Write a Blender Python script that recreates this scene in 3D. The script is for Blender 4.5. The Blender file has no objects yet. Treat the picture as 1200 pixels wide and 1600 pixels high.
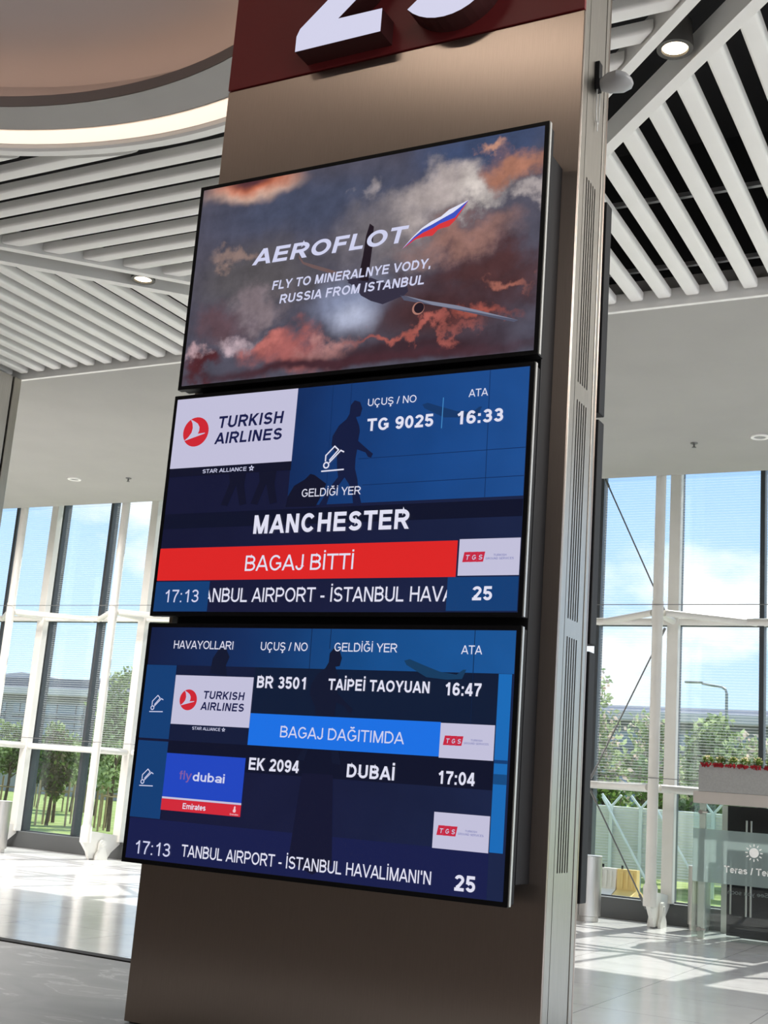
import bpy, bmesh, math, random
from mathutils import Vector, Matrix, noise as mnoise

random.seed(7)
C = bpy.context.scene.collection
SC = bpy.context.scene
PI = math.pi

# ------------------------------------------------------------------ camera
cam_d = bpy.data.cameras.new('camera')
cam = bpy.data.objects.new('camera', cam_d)
C.objects.link(cam)
SC.camera = cam
YAW, PIT, ROL = 0.496429, 0.219204, 0.0764489
CAM = Vector((0.956849, -3.197612, 1.6))
_f = Vector((-math.sin(YAW) * math.cos(PIT), math.cos(YAW) * math.cos(PIT), math.sin(PIT)))
_r = Vector((math.cos(YAW), math.sin(YAW), 0))
_u = _r.cross(_f)
_c, _s = math.cos(ROL), math.sin(ROL)
_R = _c * _r + _s * _u
_U = -_s * _r + _c * _u
M = Matrix((_R, _U, -_f)).transposed().to_4x4()
M.translation = CAM
cam.matrix_world = M
cam_d.sensor_fit = 'AUTO'
cam_d.sensor_width = 36.0
cam_d.lens = 1938.11 / 1600 * 36.0
cam_d.clip_start = 0.05
cam_d.clip_end = 500

# ------------------------------------------------------------------ exposure
SC.view_settings.view_transform = 'Standard'
SC.view_settings.look = 'None'
SC.view_settings.gamma = 1
SC.view_settings.use_curve_mapping = False
SC.view_settings.exposure = 0.0
SC.cycles.max_bounces = 10
SC.cycles.diffuse_bounces = 5
SC.cycles.glossy_bounces = 4
SC.cycles.transparent_max_bounces = 24
SC.cycles.sample_clamp_indirect = 4.0

# ------------------------------------------------------------------ sky
SKY_STRENGTH = 1.35
world = bpy.data.worlds.new('sky')
SC.world = world
world.use_nodes = True
nt = world.node_tree
nt.nodes.clear()
def wn(t, **k):
    n = nt.nodes.new(t)
    for a, b in k.items():
        setattr(n, a, b)
    return n
tc = wn('ShaderNodeTexCoord')
sep = wn('ShaderNodeSeparateXYZ')
nt.links.new(tc.outputs['Generated'], sep.inputs[0])
ramp = wn('ShaderNodeValToRGB')
nt.links.new(sep.outputs['Z'], ramp.inputs[0])
e = ramp.color_ramp.elements
e[0].position = 0.0; e[0].color = (0.68, 0.84, 1.0, 1)
e[1].position = 0.5; e[1].color = (0.24, 0.50, 0.95, 1)
ramp.color_ramp.elements.new(0.12).color = (0.48, 0.71, 1.0, 1)
ramp.color_ramp.elements.new(0.24).color = (0.38, 0.62, 0.99, 1)
mp = wn('ShaderNodeMapping')
mp.inputs['Scale'].default_value = (1.0, 1.0, 1.9)
mp.inputs['Location'].default_value = (2.3, 1.1, 0.2)
nt.links.new(tc.outputs['Generated'], mp.inputs[0])
nz = wn('ShaderNodeTexNoise')
nz.inputs['Scale'].default_value = 4.2
nz.inputs['Detail'].default_value = 9
nz.inputs['Roughness'].default_value = 0.56
nt.links.new(mp.outputs[0], nz.inputs['Vector'])
cr = wn('ShaderNodeValToRGB')
cr.color_ramp.elements[0].position = 0.47; cr.color_ramp.elements[0].color = (0, 0, 0, 1)
cr.color_ramp.elements[1].position = 0.62; cr.color_ramp.elements[1].color = (1, 1, 1, 1)
nt.links.new(nz.outputs[0], cr.inputs[0])
mx = wn('ShaderNodeMixRGB')
nt.links.new(cr.outputs[0], mx.inputs[0])
nt.links.new(ramp.outputs[0], mx.inputs[1])
mx.inputs[2].default_value = (1.06, 1.06, 1.04, 1)
bg = wn('ShaderNodeBackground')
bg.inputs['Strength'].default_value = SKY_STRENGTH
nt.links.new(mx.outputs[0], bg.inputs[0])
wo = wn('ShaderNodeOutputWorld')
nt.links.new(bg.outputs[0], wo.inputs[0])

# ------------------------------------------------------------------ sun, added fill lights, pillar wash
def aim(o, d):
    o.rotation_euler = Vector(d).to_track_quat('-Z', 'Y').to_euler()
sd = bpy.data.lights.new('sun', 'SUN')
sd.energy = 7.6
sd.angle = 0.009
sd.color = (1.0, 0.95, 0.87)
sun = bpy.data.objects.new('sun', sd)
C.objects.link(sun)
sun.location = (4, 40, 40)
EL = math.radians(47)
aim(sun, (-0.13 * math.cos(EL), -0.99 * math.cos(EL), -math.sin(EL)))

def area(name, loc, d, sx, sy, power, col):
    l = bpy.data.lights.new(name, 'AREA')
    l.shape = 'RECTANGLE'; l.size = sx; l.size_y = sy
    l.energy = power; l.color = col
    o = bpy.data.objects.new(name, l)
    C.objects.link(o); o.location = loc; aim(o, d)
    return o
WARM = (1.0, 0.86, 0.72)
NEUT = (1.0, 0.95, 0.90)
area('fill_light', (5.0, -8.0, 6.4), (0, 0, -1), 4, 5, 300, NEUT)  # unseen area lights added as general fill for the hall
area('fill_light', (7.5, 3.5, 6.4), (0, 0, -1), 5, 8, 1300, NEUT)
area('fill_light', (-16.5, 3.0, 6.4), (0, 0, -1), 5, 8, 900, NEUT)
area('fill_light', (-14.2, 10.6, 5.9), (0, 0, -1), 3, 3, 700, NEUT)  # added out of view to brighten the floor on the left
area('pillar_wash', (-1.9, -3.5, 6.40), (0, 0.2, -1), 1.3, 0.06, 10, WARM)

# ------------------------------------------------------------------ helpers
def lin(c):
    return tuple((x / 12.92 if x <= 0.04045 else ((x + 0.055) / 1.055) ** 2.4) for x in c)
def rgb(r, g, b):
    return lin((r / 255, g / 255, b / 255)) + (1,)

MATS = {}
def mat(name, col, rough=0.5, metal=0.0, spec=0.5, emit=None, es=1.0, trans=None):
    if name in MATS:
        return MATS[name]
    m = bpy.data.materials.new(name)
    m.use_nodes = True
    b = m.node_tree.nodes['Principled BSDF']
    b.inputs['Base Color'].default_value = tuple(col[:3]) + (1,)
    b.inputs['Roughness'].default_value = rough
    b.inputs['Metallic'].default_value = metal
    b.inputs['Specular IOR Level'].default_value = spec
    if emit:
        b.inputs['Emission Color'].default_value = tuple(emit[:3]) + (1,)
        b.inputs['Emission Strength'].default_value = es
    MATS[name] = m
    return m

def bsdf(m):
    return m.node_tree.nodes['Principled BSDF']

def noise_color(m, c1, c2, scale=(1, 1, 1), nscale=5.0, detail=4, lo=0.35, hi=0.65, bump=0.0, rough=None):
    """procedural variation between two colours, in object coordinates"""
    t = m.node_tree; n = t.nodes; l = t.links
    tc = n.new('ShaderNodeTexCoord'); mp = n.new('ShaderNodeMapping')
    mp.inputs['Scale'].default_value = scale
    l.new(tc.outputs['Object'], mp.inputs[0])
    nz = n.new('ShaderNodeTexNoise'); nz.inputs['Scale'].default_value = nscale; nz.inputs['Detail'].default_value = detail
    l.new(mp.outputs[0], nz.inputs['Vector'])
    r = n.new('ShaderNodeValToRGB')
    r.color_ramp.elements[0].position = lo; r.color_ramp.elements[0].color = tuple(c1[:3]) + (1,)
    r.color_ramp.elements[1].position = hi; r.color_ramp.elements[1].color = tuple(c2[:3]) + (1,)
    l.new(nz.outputs[0], r.inputs[0])
    l.new(r.outputs[0], bsdf(m).inputs['Base Color'])
    if bump:
        b = n.new('ShaderNodeBump'); b.inputs['Strength'].default_value = bump; b.inputs['Distance'].default_value = 0.004
        l.new(nz.outputs[0], b.inputs['Height']); l.new(b.outputs[0], bsdf(m).inputs['Normal'])
    if rough:
        mr = n.new('ShaderNodeMapRange'); mr.inputs['To Min'].default_value = rough[0]; mr.inputs['To Max'].default_value = rough[1]
        l.new(nz.outputs[0], mr.inputs[0]); l.new(mr.outputs[0], bsdf(m).inputs['Roughness'])
    return m

def screen_mat(name, r, g, b, gloss=True):
    """a lit pixel colour on a glossy display"""
    return mat('display_' + name, (0.005, 0.005, 0.006), 0.25, 0, 0.3 if gloss else 0.0, emit=rgb(r, g, b), es=1.0)

def obj(name, bm, m, parent=None, smooth=False):
    me = bpy.data.meshes.new(name)
    bm.normal_update()
    if parent is not None:
        off = Vector(parent.matrix_world.translation) if parent.get('_abs') is None else Vector(parent['_abs'])
        bmesh.ops.translate(bm, verts=bm.verts, vec=-off)
    bm.to_mesh(me); bm.free()
    if isinstance(m, (list, tuple)):
        for q in m: me.materials.append(q)
    elif m: me.materials.append(m)
    o = bpy.data.objects.new(name, me)
    C.objects.link(o)
    if parent is not None:
        o.parent = parent
        o['_abs'] = tuple(off)
    else:
        o['_abs'] = (0, 0, 0)
    if smooth:
        for p in me.polygons: p.use_smooth = True
        try:
            me.set_sharp_from_angle(angle=math.radians(38))
        except Exception:
            pass
    return o

def tag(o, label, cat, group=None, kind=None):
    o['label'] = label; o['category'] = cat
    if group: o['group'] = group
    o['kind'] = kind or 'thing'
    return o

def thing(name, label, cat, loc, group=None, kind=None):
    o = bpy.data.objects.new(name, None)
    C.objects.link(o)
    o.location = loc
    o['_abs'] = tuple(loc)
    o.empty_display_size = 0.1
    return tag(o, label, cat, group, kind)

def struct(name, bm, m, smooth=False):
    o = obj(name, bm, m, None, smooth)
    o['kind'] = 'structure'
    return o

def base_mesh(o):
    """moves the origin of a one-mesh thing to the middle of its base"""
    me = o.data
    xs = [v.co.x for v in me.vertices]; ys = [v.co.y for v in me.vertices]; zs = [v.co.z for v in me.vertices]
    c = Vector(((min(xs) + max(xs)) / 2, (min(ys) + max(ys)) / 2, min(zs)))
    me.transform(Matrix.Translation(-c))
    o.location = c
    return o

def NB(): return bmesh.new()

def box(bm, x0, x1, y0, y1, z0, z1, bev=0.0, mi=0):
    r = bmesh.ops.create_cube(bm, size=1)
    vs = r['verts']
    for v in vs:
        v.co = Vector(((x0 + x1) / 2 + v.co.x * (x1 - x0), (y0 + y1) / 2 + v.co.y * (y1 - y0), (z0 + z1) / 2 + v.co.z * (z1 - z0)))
    fs = list({f for v in vs for f in v.link_faces})
    for f in fs: f.material_index = mi
    if bev:
        es = list({e for v in vs for e in v.link_edges})
        bmesh.ops.bevel(bm, geom=es, offset=bev, segments=2, affect='EDGES', profile=0.6)

def tube(bm, a, b, r0, r1=None, seg=12, caps=True):
    a = Vector(a); b = Vector(b)
    if r1 is None: r1 = r0
    d = (b - a)
    q = d.to_track_quat('Z', 'Y').to_matrix()
    A = []; B = []
    for i in range(seg):
        t = 2 * PI * i / seg
        p = q @ Vector((math.cos(t), math.sin(t), 0))
        A.append(bm.verts.new(a + p * r0)); B.append(bm.verts.new(b + p * r1))
    for i in range(seg):
        j = (i + 1) % seg
        bm.faces.new((A[i], A[j], B[j], B[i]))
    if caps:
        bm.faces.new(A[::-1]); bm.faces.new(B)

def path_tube(bm, pts, r, seg=8):
    for i in range(len(pts) - 1):
        tube(bm, pts[i], pts[i + 1], r, seg=seg)

def lathe(bm, prof, centre, seg=32, ax=Vector((0, 0, 1)), sx=1.0, sy=1.0):
    """profile [(r, z)] turned about a vertical axis"""
    rings = []
    cx, cy, cz = centre
    for r, z in prof:
        rings.append([bm.verts.new((cx + r * sx * math.cos(2 * PI * i / seg), cy + r * sy * math.sin(2 * PI * i / seg), cz + z)) for i in range(seg)])
    for a, b in zip(rings, rings[1:]):
        for i in range(seg):
            j = (i + 1) % seg
            bm.faces.new((a[i], a[j], b[j], b[i]))
    return rings

def prism(bm, pts, y0, y1):
    """outline in x,z pushed from y0 to y1"""
    A = [bm.verts.new((x, y0, z)) for x, z in pts]
    B = [bm.verts.new((x, y1, z)) for x, z in pts]
    bm.faces.new(A); bm.faces.new(B[::-1])
    n = len(pts)
    for i in range(n):
        j = (i + 1) % n
        bm.faces.new((A[j], A[i], B[i], B[j]))
    bmesh.ops.recalc_face_normals(bm, faces=bm.faces)

def poly(bm, pts3):
    bm.faces.new([bm.verts.new(p) for p in pts3])

# ------------------------------------------------------------------ materials
white_paint = mat('white_steel_paint', (0.74, 0.72, 0.68), 0.42)
noise_color(white_paint, (0.72, 0.70, 0.66), (0.76, 0.74, 0.70), nscale=3)
soffit_m = mat('grey_white_plaster', (0.47, 0.46, 0.445), 0.8)
noise_color(soffit_m, (0.355, 0.345, 0.333), (0.375, 0.365, 0.352), nscale=1.2)
slat_m = mat('white_slat_paint', (0.78, 0.77, 0.75), 0.55)
noise_color(slat_m, (0.84, 0.83, 0.81), (0.87, 0.86, 0.84), nscale=2.0)
plenum_m = mat('black_plenum', (0.012, 0.012, 0.013), 0.9)
mull_m = mat('anthracite_frame', (0.045, 0.052, 0.06), 0.45)
sill_m = mat('dark_sill', (0.085, 0.088, 0.09), 0.55)
black_m = mat('black_plastic', (0.007, 0.007, 0.009), 0.45, spec=0.25)
case_m = mat('black_steel', (0.009, 0.009, 0.011), 0.6, spec=0.3)
silver_m = mat('silver_edge', (0.62, 0.62, 0.60), 0.4, 0.6)
steel_m = mat('brushed_steel', (0.62, 0.59, 0.56), 0.32, 1.0)
noise_color(steel_m, (0.55, 0.52, 0.49), (0.66, 0.63, 0.60), scale=(60, 60, 1.0), nscale=3, rough=(0.28, 0.42))
bronze_m = mat('brushed_bronze', (0.40, 0.31, 0.24), 0.36, 1.0)
noise_color(bronze_m, (0.475, 0.39, 0.335), (0.50, 0.412, 0.355), scale=(60, 60, 2), nscale=6, detail=3)
bsdf(bronze_m).inputs['Roughness'].default_value = 0.30
bsdf(bronze_m).inputs['Anisotropic'].default_value = 0.85
_tg = bronze_m.node_tree.nodes.new('ShaderNodeTangent'); _tg.direction_type = 'RADIAL'; _tg.axis = 'Z'
bronze_m.node_tree.links.new(_tg.outputs[0], bsdf(bronze_m).inputs['Tangent'])
side_m = mat('brushed_champagne', (0.55, 0.50, 0.44), 0.34, 1.0)
noise_color(side_m, (0.40, 0.375, 0.335), (0.48, 0.45, 0.405), scale=(3, 90, 2), nscale=4, rough=(0.3, 0.4))
red_m = mat('dark_red_panel', (0.26, 0.03, 0.033), 0.4)
noise_color(red_m, (0.25, 0.028, 0.031), (0.28, 0.032, 0.035), nscale=2)
grey_plate = mat('grey_enamel', (0.30, 0.30, 0.295), 0.55)
noise_color(grey_plate, (0.285, 0.285, 0.28), (0.315, 0.315, 0.31), nscale=40, detail=2)

# floor: large pale glossy tiles
floor_m = mat('pale_stone_tiles', (0.6, 0.6, 0.6), 0.25, spec=0.9)
t = floor_m.node_tree; n = t.nodes; l = t.links
tcn = n.new('ShaderNodeTexCoord')
bk = n.new('ShaderNodeTexBrick')
bk.offset = 0.0
bk.inputs['Scale'].default_value = 1.0
bk.inputs['Brick Width'].default_value = 1.2
bk.inputs['Row Height'].default_value = 1.2
bk.inputs['Mortar Size'].default_value = 0.004
bk.inputs['Color1'].default_value = (0.74, 0.74, 0.74, 1)
bk.inputs['Color2'].default_value = (0.70, 0.70, 0.705, 1)
bk.inputs['Mortar'].default_value = (0.28, 0.28, 0.28, 1)
l.new(tcn.outputs['Object'], bk.inputs['Vector'])
nzf = n.new('ShaderNodeTexNoise'); nzf.inputs['Scale'].default_value = 2.2; nzf.inputs['Detail'].default_value = 8; nzf.inputs['Distortion'].default_value = 1.2
l.new(tcn.outputs['Object'], nzf.inputs['Vector'])
mrf = n.new('ShaderNodeMapRange'); mrf.inputs['To Min'].default_value = 0.94; mrf.inputs['To Max'].default_value = 1.05
l.new(nzf.outputs[0], mrf.inputs[0])
mul = n.new('ShaderNodeMixRGB'); mul.blend_type = 'MULTIPLY'; mul.inputs[0].default_value = 1
l.new(bk.outputs[0], mul.inputs[1]); l.new(mrf.outputs[0], mul.inputs[2])
l.new(mul.outputs[0], bsdf(floor_m).inputs['Base Color'])
mr2 = n.new('ShaderNodeMapRange'); mr2.inputs['To Min'].default_value = 0.11; mr2.inputs['To Max'].default_value = 0.2
l.new(nzf.outputs[0], mr2.inputs[0]); l.new(mr2.outputs[0], bsdf(floor_m).inputs['Roughness'])

# grey marbled deck
deck_m = mat('grey_marbled_stone', (0.2, 0.21, 0.21), 0.4)
t = deck_m.node_tree; n = t.nodes; l = t.links
tcn = n.new('ShaderNodeTexCoord')
mpn = n.new('ShaderNodeMapping'); mpn.inputs['Scale'].default_value = (1.0, 1.6, 1.0); mpn.inputs['Rotation'].default_value = (0, 0, 0.25)
l.new(tcn.outputs['Object'], mpn.inputs[0])
nz1 = n.new('ShaderNodeTexNoise'); nz1.inputs['Scale'].default_value = 2.6; nz1.inputs['Detail'].default_value = 9; nz1.inputs['Distortion'].default_value = 1.6
l.new(mpn.outputs[0], nz1.inputs['Vector'])
rp = n.new('ShaderNodeValToRGB')
rp.color_ramp.elements[0].position = 0.3; rp.color_ramp.elements[0].color = (0.27, 0.28, 0.275, 1)
rp.color_ramp.elements[1].position = 0.75; rp.color_ramp.elements[1].color = (0.38, 0.39, 0.385, 1)
x = rp.color_ramp.elements.new(0.56); x.color = (0.33, 0.34, 0.335, 1)
x = rp.color_ramp.elements.new(0.59); x.color = (0.50, 0.51, 0.505, 1)
x = rp.color_ramp.elements.new(0.62); x.color = (0.34, 0.35, 0.345, 1)
l.new(nz1.outputs[0], rp.inputs[0]); l.new(rp.outputs[0], bsdf(deck_m).inputs['Base Color'])

def glass_mat(name, tint, gl=0.06, frit=0.0, pitch=0.042, haze=0.0, hc=(0.85, 0.88, 0.9, 1)):
    m = bpy.data.materials.new(name); m.use_nodes = True
    t = m.node_tree; n = t.nodes; l = t.links
    n.clear()
    out = n.new('ShaderNodeOutputMaterial')
    tr = n.new('ShaderNodeBsdfTransparent'); tr.inputs[0].default_value = tint + (1,)
    gls = n.new('ShaderNodeBsdfGlossy'); gls.inputs['Roughness'].default_value = 0.02
    mx = n.new('ShaderNodeMixShader'); mx.inputs[0].default_value = gl
    l.new(tr.outputs[0], mx.inputs[1]); l.new(gls.outputs[0], mx.inputs[2])
    last = mx
    if frit or haze:
        di = n.new('ShaderNodeBsdfDiffuse'); di.inputs[0].default_value = hc
        tl = n.new('ShaderNodeBsdfTranslucent'); tl.inputs[0].default_value = hc
        a = n.new('ShaderNodeMixShader'); a.inputs[0].default_value = 0.5
        l.new(di.outputs[0], a.inputs[1]); l.new(tl.outputs[0], a.inputs[2])
        m2 = n.new('ShaderNodeMixShader')
        l.new(mx.outputs[0], m2.inputs[1]); l.new(a.outputs[0], m2.inputs[2])
        if frit:
            tc = n.new('ShaderNodeTexCoord'); sp = n.new('ShaderNodeSeparateXYZ')
            l.new(tc.outputs['Object'], sp.inputs[0])
            d = n.new('ShaderNodeMath'); d.operation = 'DIVIDE'; d.inputs[1].default_value = pitch
            l.new(sp.outputs['Z'], d.inputs[0])
            fr = n.new('ShaderNodeMath'); fr.operation = 'FRACT'; l.new(d.outputs[0], fr.inputs[0])
            lt = n.new('ShaderNodeMath'); lt.operation = 'LESS_THAN'; lt.inputs[1].default_value = 0.4
            l.new(fr.outputs[0], lt.inputs[0])
            ma = n.new('ShaderNodeMath'); ma.operation = 'MULTIPLY_ADD'; ma.inputs[1].default_value = frit; ma.inputs[2].default_value = haze
            l.new(lt.outputs[0], ma.inputs[0]); l.new(ma.outputs[0], m2.inputs[0])
        else:
            m2.inputs[0].default_value = haze
        last = m2
    l.new(last.outputs[0], out.inputs[0])
    return m
frit_glass = glass_mat('striped_window_glass', (0.97, 0.985, 0.99), 0.05, frit=0.10, haze=0.015)
clear_glass = glass_mat('clear_window_glass', (0.95, 0.985, 0.975), 0.05)
vest_glass = glass_mat('green_tinted_glass', (0.93, 0.968, 0.955), 0.07)
frost_glass = glass_mat('frosted_glass', (0.86, 0.92, 0.915), 0.05, haze=0.55, hc=(0.46, 0.54, 0.53, 1))

# ================================================================== SETTING
XL, XRT, YB, YF = -21.6, 12.0, -16.0, 15.61      # hall extents, YF = glazing plane
# floor
bm = NB(); box(bm, XL - 0.3, XRT + 0.3, -1.2, YF + 0.05, -0.25, 0.0)
struct('floor', bm, floor_m)
dark_floor = mat('dark_rear_floor', (0.05, 0.045, 0.042), 0.4)  # unseen floor, made dark so the pillar's lower part reflects darkness
noise_color(dark_floor, (0.17, 0.142, 0.125), (0.195, 0.165, 0.147), nscale=30)
bm = NB(); box(bm, XL - 0.3, XRT + 0.3, YB - 0.3, -1.2, -0.25, 0.0)
struct('floor', bm, dark_floor)
# ceiling: lowered plaster band along the windows
SOF_Y, SOF_Z = 8.022, 6.409
SLOT_Y = 14.28        # the soffit stops here, a slot runs along the glass
bm = NB()
box(bm, XL, XRT, SOF_Y, SLOT_Y, SOF_Z, 6.65)
box(bm, XL, XRT, SLOT_Y - 0.1, SLOT_Y, 6.65, 7.2)
box(bm, XL, XRT, SLOT_Y - 0.1, YF + 0.45, 7.2, 7.4)
box(bm, XL, XRT, SOF_Y, SOF_Y + 0.12, 6.65, 6.70)
struct('ceiling', bm, soffit_m)
bm = NB(); box(bm, XL, XRT, SOF_Y - 0.055, SOF_Y - 0.003, SOF_Z - 0.03, 6.56, 0.004)
struct('trim_1', bm, slat_m)
# ceiling: dark void above the slats, plain panels behind the viewer
bm = NB(); box(bm, XL, XRT, -4.6, SOF_Y + 0.2, 8.1, 8.3); box(bm, XL, XRT, SOF_Y - 0.002, SOF_Y + 0.2, 6.701, 8.1)
struct('ceiling_void', bm, plenum_m)
bm = NB(); box(bm, XL, XRT, YB, -4.6, 6.50, 8.3)
struct('ceiling_rear', bm, soffit_m)
# walls out of view
wall_m = mat('warm_grey_wall', (0.26, 0.235, 0.21), 0.7)
noise_color(wall_m, (0.24, 0.22, 0.2), (0.28, 0.25, 0.22), nscale=1.0)
bm = NB(); box(bm, XL - 0.3, XRT + 0.3, YB - 0.3, YB, 0, 8.3)
struct('wall_back', bm, wall_m)
bm = NB()
box(bm, XL - 0.3, XL, YB, YF, 0, 8.3)
struct('wall_left', bm, wall_m)
bm = NB()
box(bm, XRT, XRT + 0.3, YB, YF, 4.6, 8.3)
for k in range(9):
    box(bm, XRT, XRT + 0.3, YB + 3.9 * k, YB + 3.9 * k + 0.35, 0, 4.6)
struct('wall_right', bm, wall_m)

# ------------------------------------------------------------------ window wall
PX0, PSP = -3.952, 2.5236
MSP = PSP / 2
ZL, ZM, ZT = 1.905, 4.395, 6.70
kmin, kmax = -14, 8                 # mullions from PX0 + k*MSP
win_no = 0
for k in range(kmin, kmax):
    xa = PX0 + k * MSP; xb = xa + MSP
    if xa < XL - 0.1: continue
    win_no += 1
    bm = NB()
    box(bm, xa - 0.035, xa + 0.035, YF - 0.11, YF + 0.09, 0.30, 7.195, 0.006)
    box(bm, xa + 0.036, xb - 0.036, YF - 0.05, YF + 0.05, 0.296, 0.312)
    for z in (ZL, ZM):
        box(bm, xa + 0.036, xb - 0.036, YF - 0.05, YF + 0.05, z - 0.03, z + 0.03)
    w = struct('window_%d' % win_no, bm, mull_m)
    bm = NB(); box(bm, xa + 0.036, xb - 0.036, YF - 0.008, YF + 0.008, 0.313, ZL - 0.031)
    obj('pane', bm, clear_glass, w)
    bm = NB(); box(bm, xa + 0.036, xb - 0.036, YF - 0.008, YF + 0.008, ZL + 0.031, ZM - 0.031)
    obj('pane', bm, frit_glass, w)
    bm = NB(); box(bm, xa + 0.036, xb - 0.036, YF - 0.008, YF + 0.008, ZM + 0.031, 7.195)
    obj('pane', bm, frit_glass, w)
bm = NB(); box(bm, XL, XRT, 15.36, YF + 0.12, 0.001, 0.295, 0.01)
struct('trim_2', bm, sill_m)

# ------------------------------------------------------------------ steel columns in pairs
ORD = {-5: 'far left white steel column pair at the left picture edge',
       -4: 'white steel column pair with rocker foot left of the display pillar'}
YR, YT = 15.30, 14.42
def column(i):
    x = PX0 + i * PSP
    lab = {-5: 'white twin column at the window wall, beside the bin at the left picture edge',
           -4: 'white twin column at the window wall, standing just left of the lowest display',
           0: 'white twin column at the window wall, between the yellow barrier and the glass vestibule',
           -3: 'white twin column at the window wall, hidden by the three displays',
           -2: 'white twin column at the window wall, second one hidden by the displays',
           -1: 'white twin column at the window wall, mostly behind the pillar',
           1: 'white twin column at the window wall, right of the glass vestibule sign'}[i]
    t = thing('steel_column', lab, 'column', (x, YT, 0), 'twin columns along the window wall')
    bm = NB(); tube(bm, (x, YT, 0.36), (x, YT, 7.19), 0.076, seg=20)
    obj('front_tube', bm, white_paint, t, True)
    bm = NB(); box(bm, x - 0.085, x + 0.085, YR - 0.05, YR + 0.10, 0.30, 7.19, 0.012)
    obj('rear_post', bm, white_paint, t)
    for z in (ZL, ZM):
        bm = NB(); tube(bm, (x, YT + 0.05, z), (x, YR - 0.04, z), 0.05, 0.06, seg=12)
        if z == ZM:
            tube(bm, (x, YT, z - 0.16), (x, YT, z + 0.16), 0.083, seg=20)
        obj('strut', bm, white_paint, t, True)
    for z in ((ZM, ZL) if i == 0 else (ZM,)):
        for s in (-1, 1):
            bm = NB(); tube(bm, (x + s * 0.09, YT + 0.05, z), (x + s * (MSP - 0.06), YF - 0.18, z), 0.05, seg=12)
            obj('brace', bm, white_paint, t, True)
    # foot: web plate, collar and rocker plates
    bm = NB()
    pts = [(YT - 0.10, 0.48), (YT + 0.02, 0.50), (YR - 0.06, 0.42), (YR + 0.04, 0.42), (YR + 0.04, 0.26), (YT + 0.70, 0.12), (YT + 0.62, 0.02), (YT + 0.12, 0.02), (YT + 0.06, 0.14), (YT - 0.10, 0.30)]
    A = [bm.verts.new((x - 0.03, y, z)) for y, z in pts]; B = [bm.verts.new((x + 0.03, y, z)) for y, z in pts]
    bm.faces.new(A); bm.faces.new(B[::-1])
    for a in range(len(pts)):
        b2 = (a + 1) % len(pts); bm.faces.new((A[b2], A[a], B[a], B[b2]))
    bmesh.ops.recalc_face_normals(bm, faces=bm.faces)
    obj('foot_plate', bm, white_paint, t)
    bm = NB(); lathe(bm, [(0.0, 0.0), (0.098, 0.0), (0.098, 0.26), (0.078, 0.30)], (x, YT, 0.30), 20)
    obj('collar', bm, white_paint, t, True)
    for s in (-1, 1):
        bm = NB()
        pr_ = [(-0.16, 0.001), (0.16, 0.001), (0.15, 0.08), (0.085, 0.16)]
        cx0 = YT + 0.38
        for a in range(0, 11):
            th = math.radians(0 + a * 18)
            pr_.append((0.085 * math.cos(th), 0.26 + 0.085 * math.sin(th)))
        pr_ += [(-0.085, 0.16), (-0.15, 0.08)]
        xa = x + s * 0.075
        A = [bm.verts.new((xa - 0.02, cx0 + y, z)) for y, z in pr_]; B = [bm.verts.new((xa + 0.02, cx0 + y, z)) for y, z in pr_]
        bm.faces.new(A); bm.faces.new(B[::-1])
        for a in range(len(pr_)):
            b2 = (a + 1) % len(pr_); bm.faces.new((A[b2], A[a], B[a], B[b2]))
        bmesh.ops.recalc_face_normals(bm, faces=bm.faces)
        o = obj('rocker_plate', bm, white_paint, t)
        bm = NB(); tube(bm, (xa + s * 0.02, cx0, 0.26), (xa + s * 0.035, cx0, 0.26), 0.032, seg=16)
        obj('pin', bm, white_paint, o, True)
    return t
for i in (-5, -4, -3, -2, -1, 0, 1):
    column(i)
# horizontal tubes and node trusses
XA, XB = PX0 - 7 * PSP + 0.2, PX0 + 2.4 * PSP
for z, lab in ((ZL, 'lower white steel tube beam running along the window wall'), (ZM, 'upper white steel tube beam running along the window wall')):
    bm = NB(); tube(bm, (XA, YR + 0.03, z), (XB, YR + 0.03, z), 0.055, seg=16)
    tag(base_mesh(obj('beam_tube', bm, white_paint, None, True)), lab, 'beam')
# tension rods
rod_m = mat('grey_steel_rod', (0.20, 0.20, 0.20), 0.4, 0.7)
RODS = [((-5.14, 15.33, 6.75), (-4.05, 15.2, 4.50), 'grey tension rod slanting down from the ceiling to the upper beam node'),
        ((-4.05, 15.2, 4.28), (-5.17, 15.33, 1.99), 'grey tension rod slanting from the upper beam node to the lower beam'),
        ((-5.17, 15.33, 1.83), (-4.22, 15.2, 0.20), 'grey tension rod slanting from the lower beam to the column foot')]
for a, b, lab in RODS:
    t = thing('tension_rod', lab, 'rod', tuple(b if b[2] < a[2] else a), 'diagonal tension rods')
    bm = NB(); tube(bm, a, b, 0.012, seg=8); obj('rod', bm, rod_m, t, True)
    av, bv = Vector(a), Vector(b); d = (bv - av).normalized()
    for q, s in ((av, 1), (bv, -1)):
        bm = NB(); tube(bm, q, q + d * s * 0.22, 0.02, seg=10); obj('end_fork', bm, rod_m, t, True)
for z, lab in ((ZM + 0.10, 'upper thin steel cable strung along the front column tubes'), (ZL + 0.13, 'lower thin steel cable strung along the front column tubes')):
    bm = NB(); tube(bm, (XA + 0.4, YT - 0.085, z), (XB, YT - 0.085, z), 0.006, seg=6)
    tag(base_mesh(obj('cable', bm, rod_m, None, True)), lab, 'cable')

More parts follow.
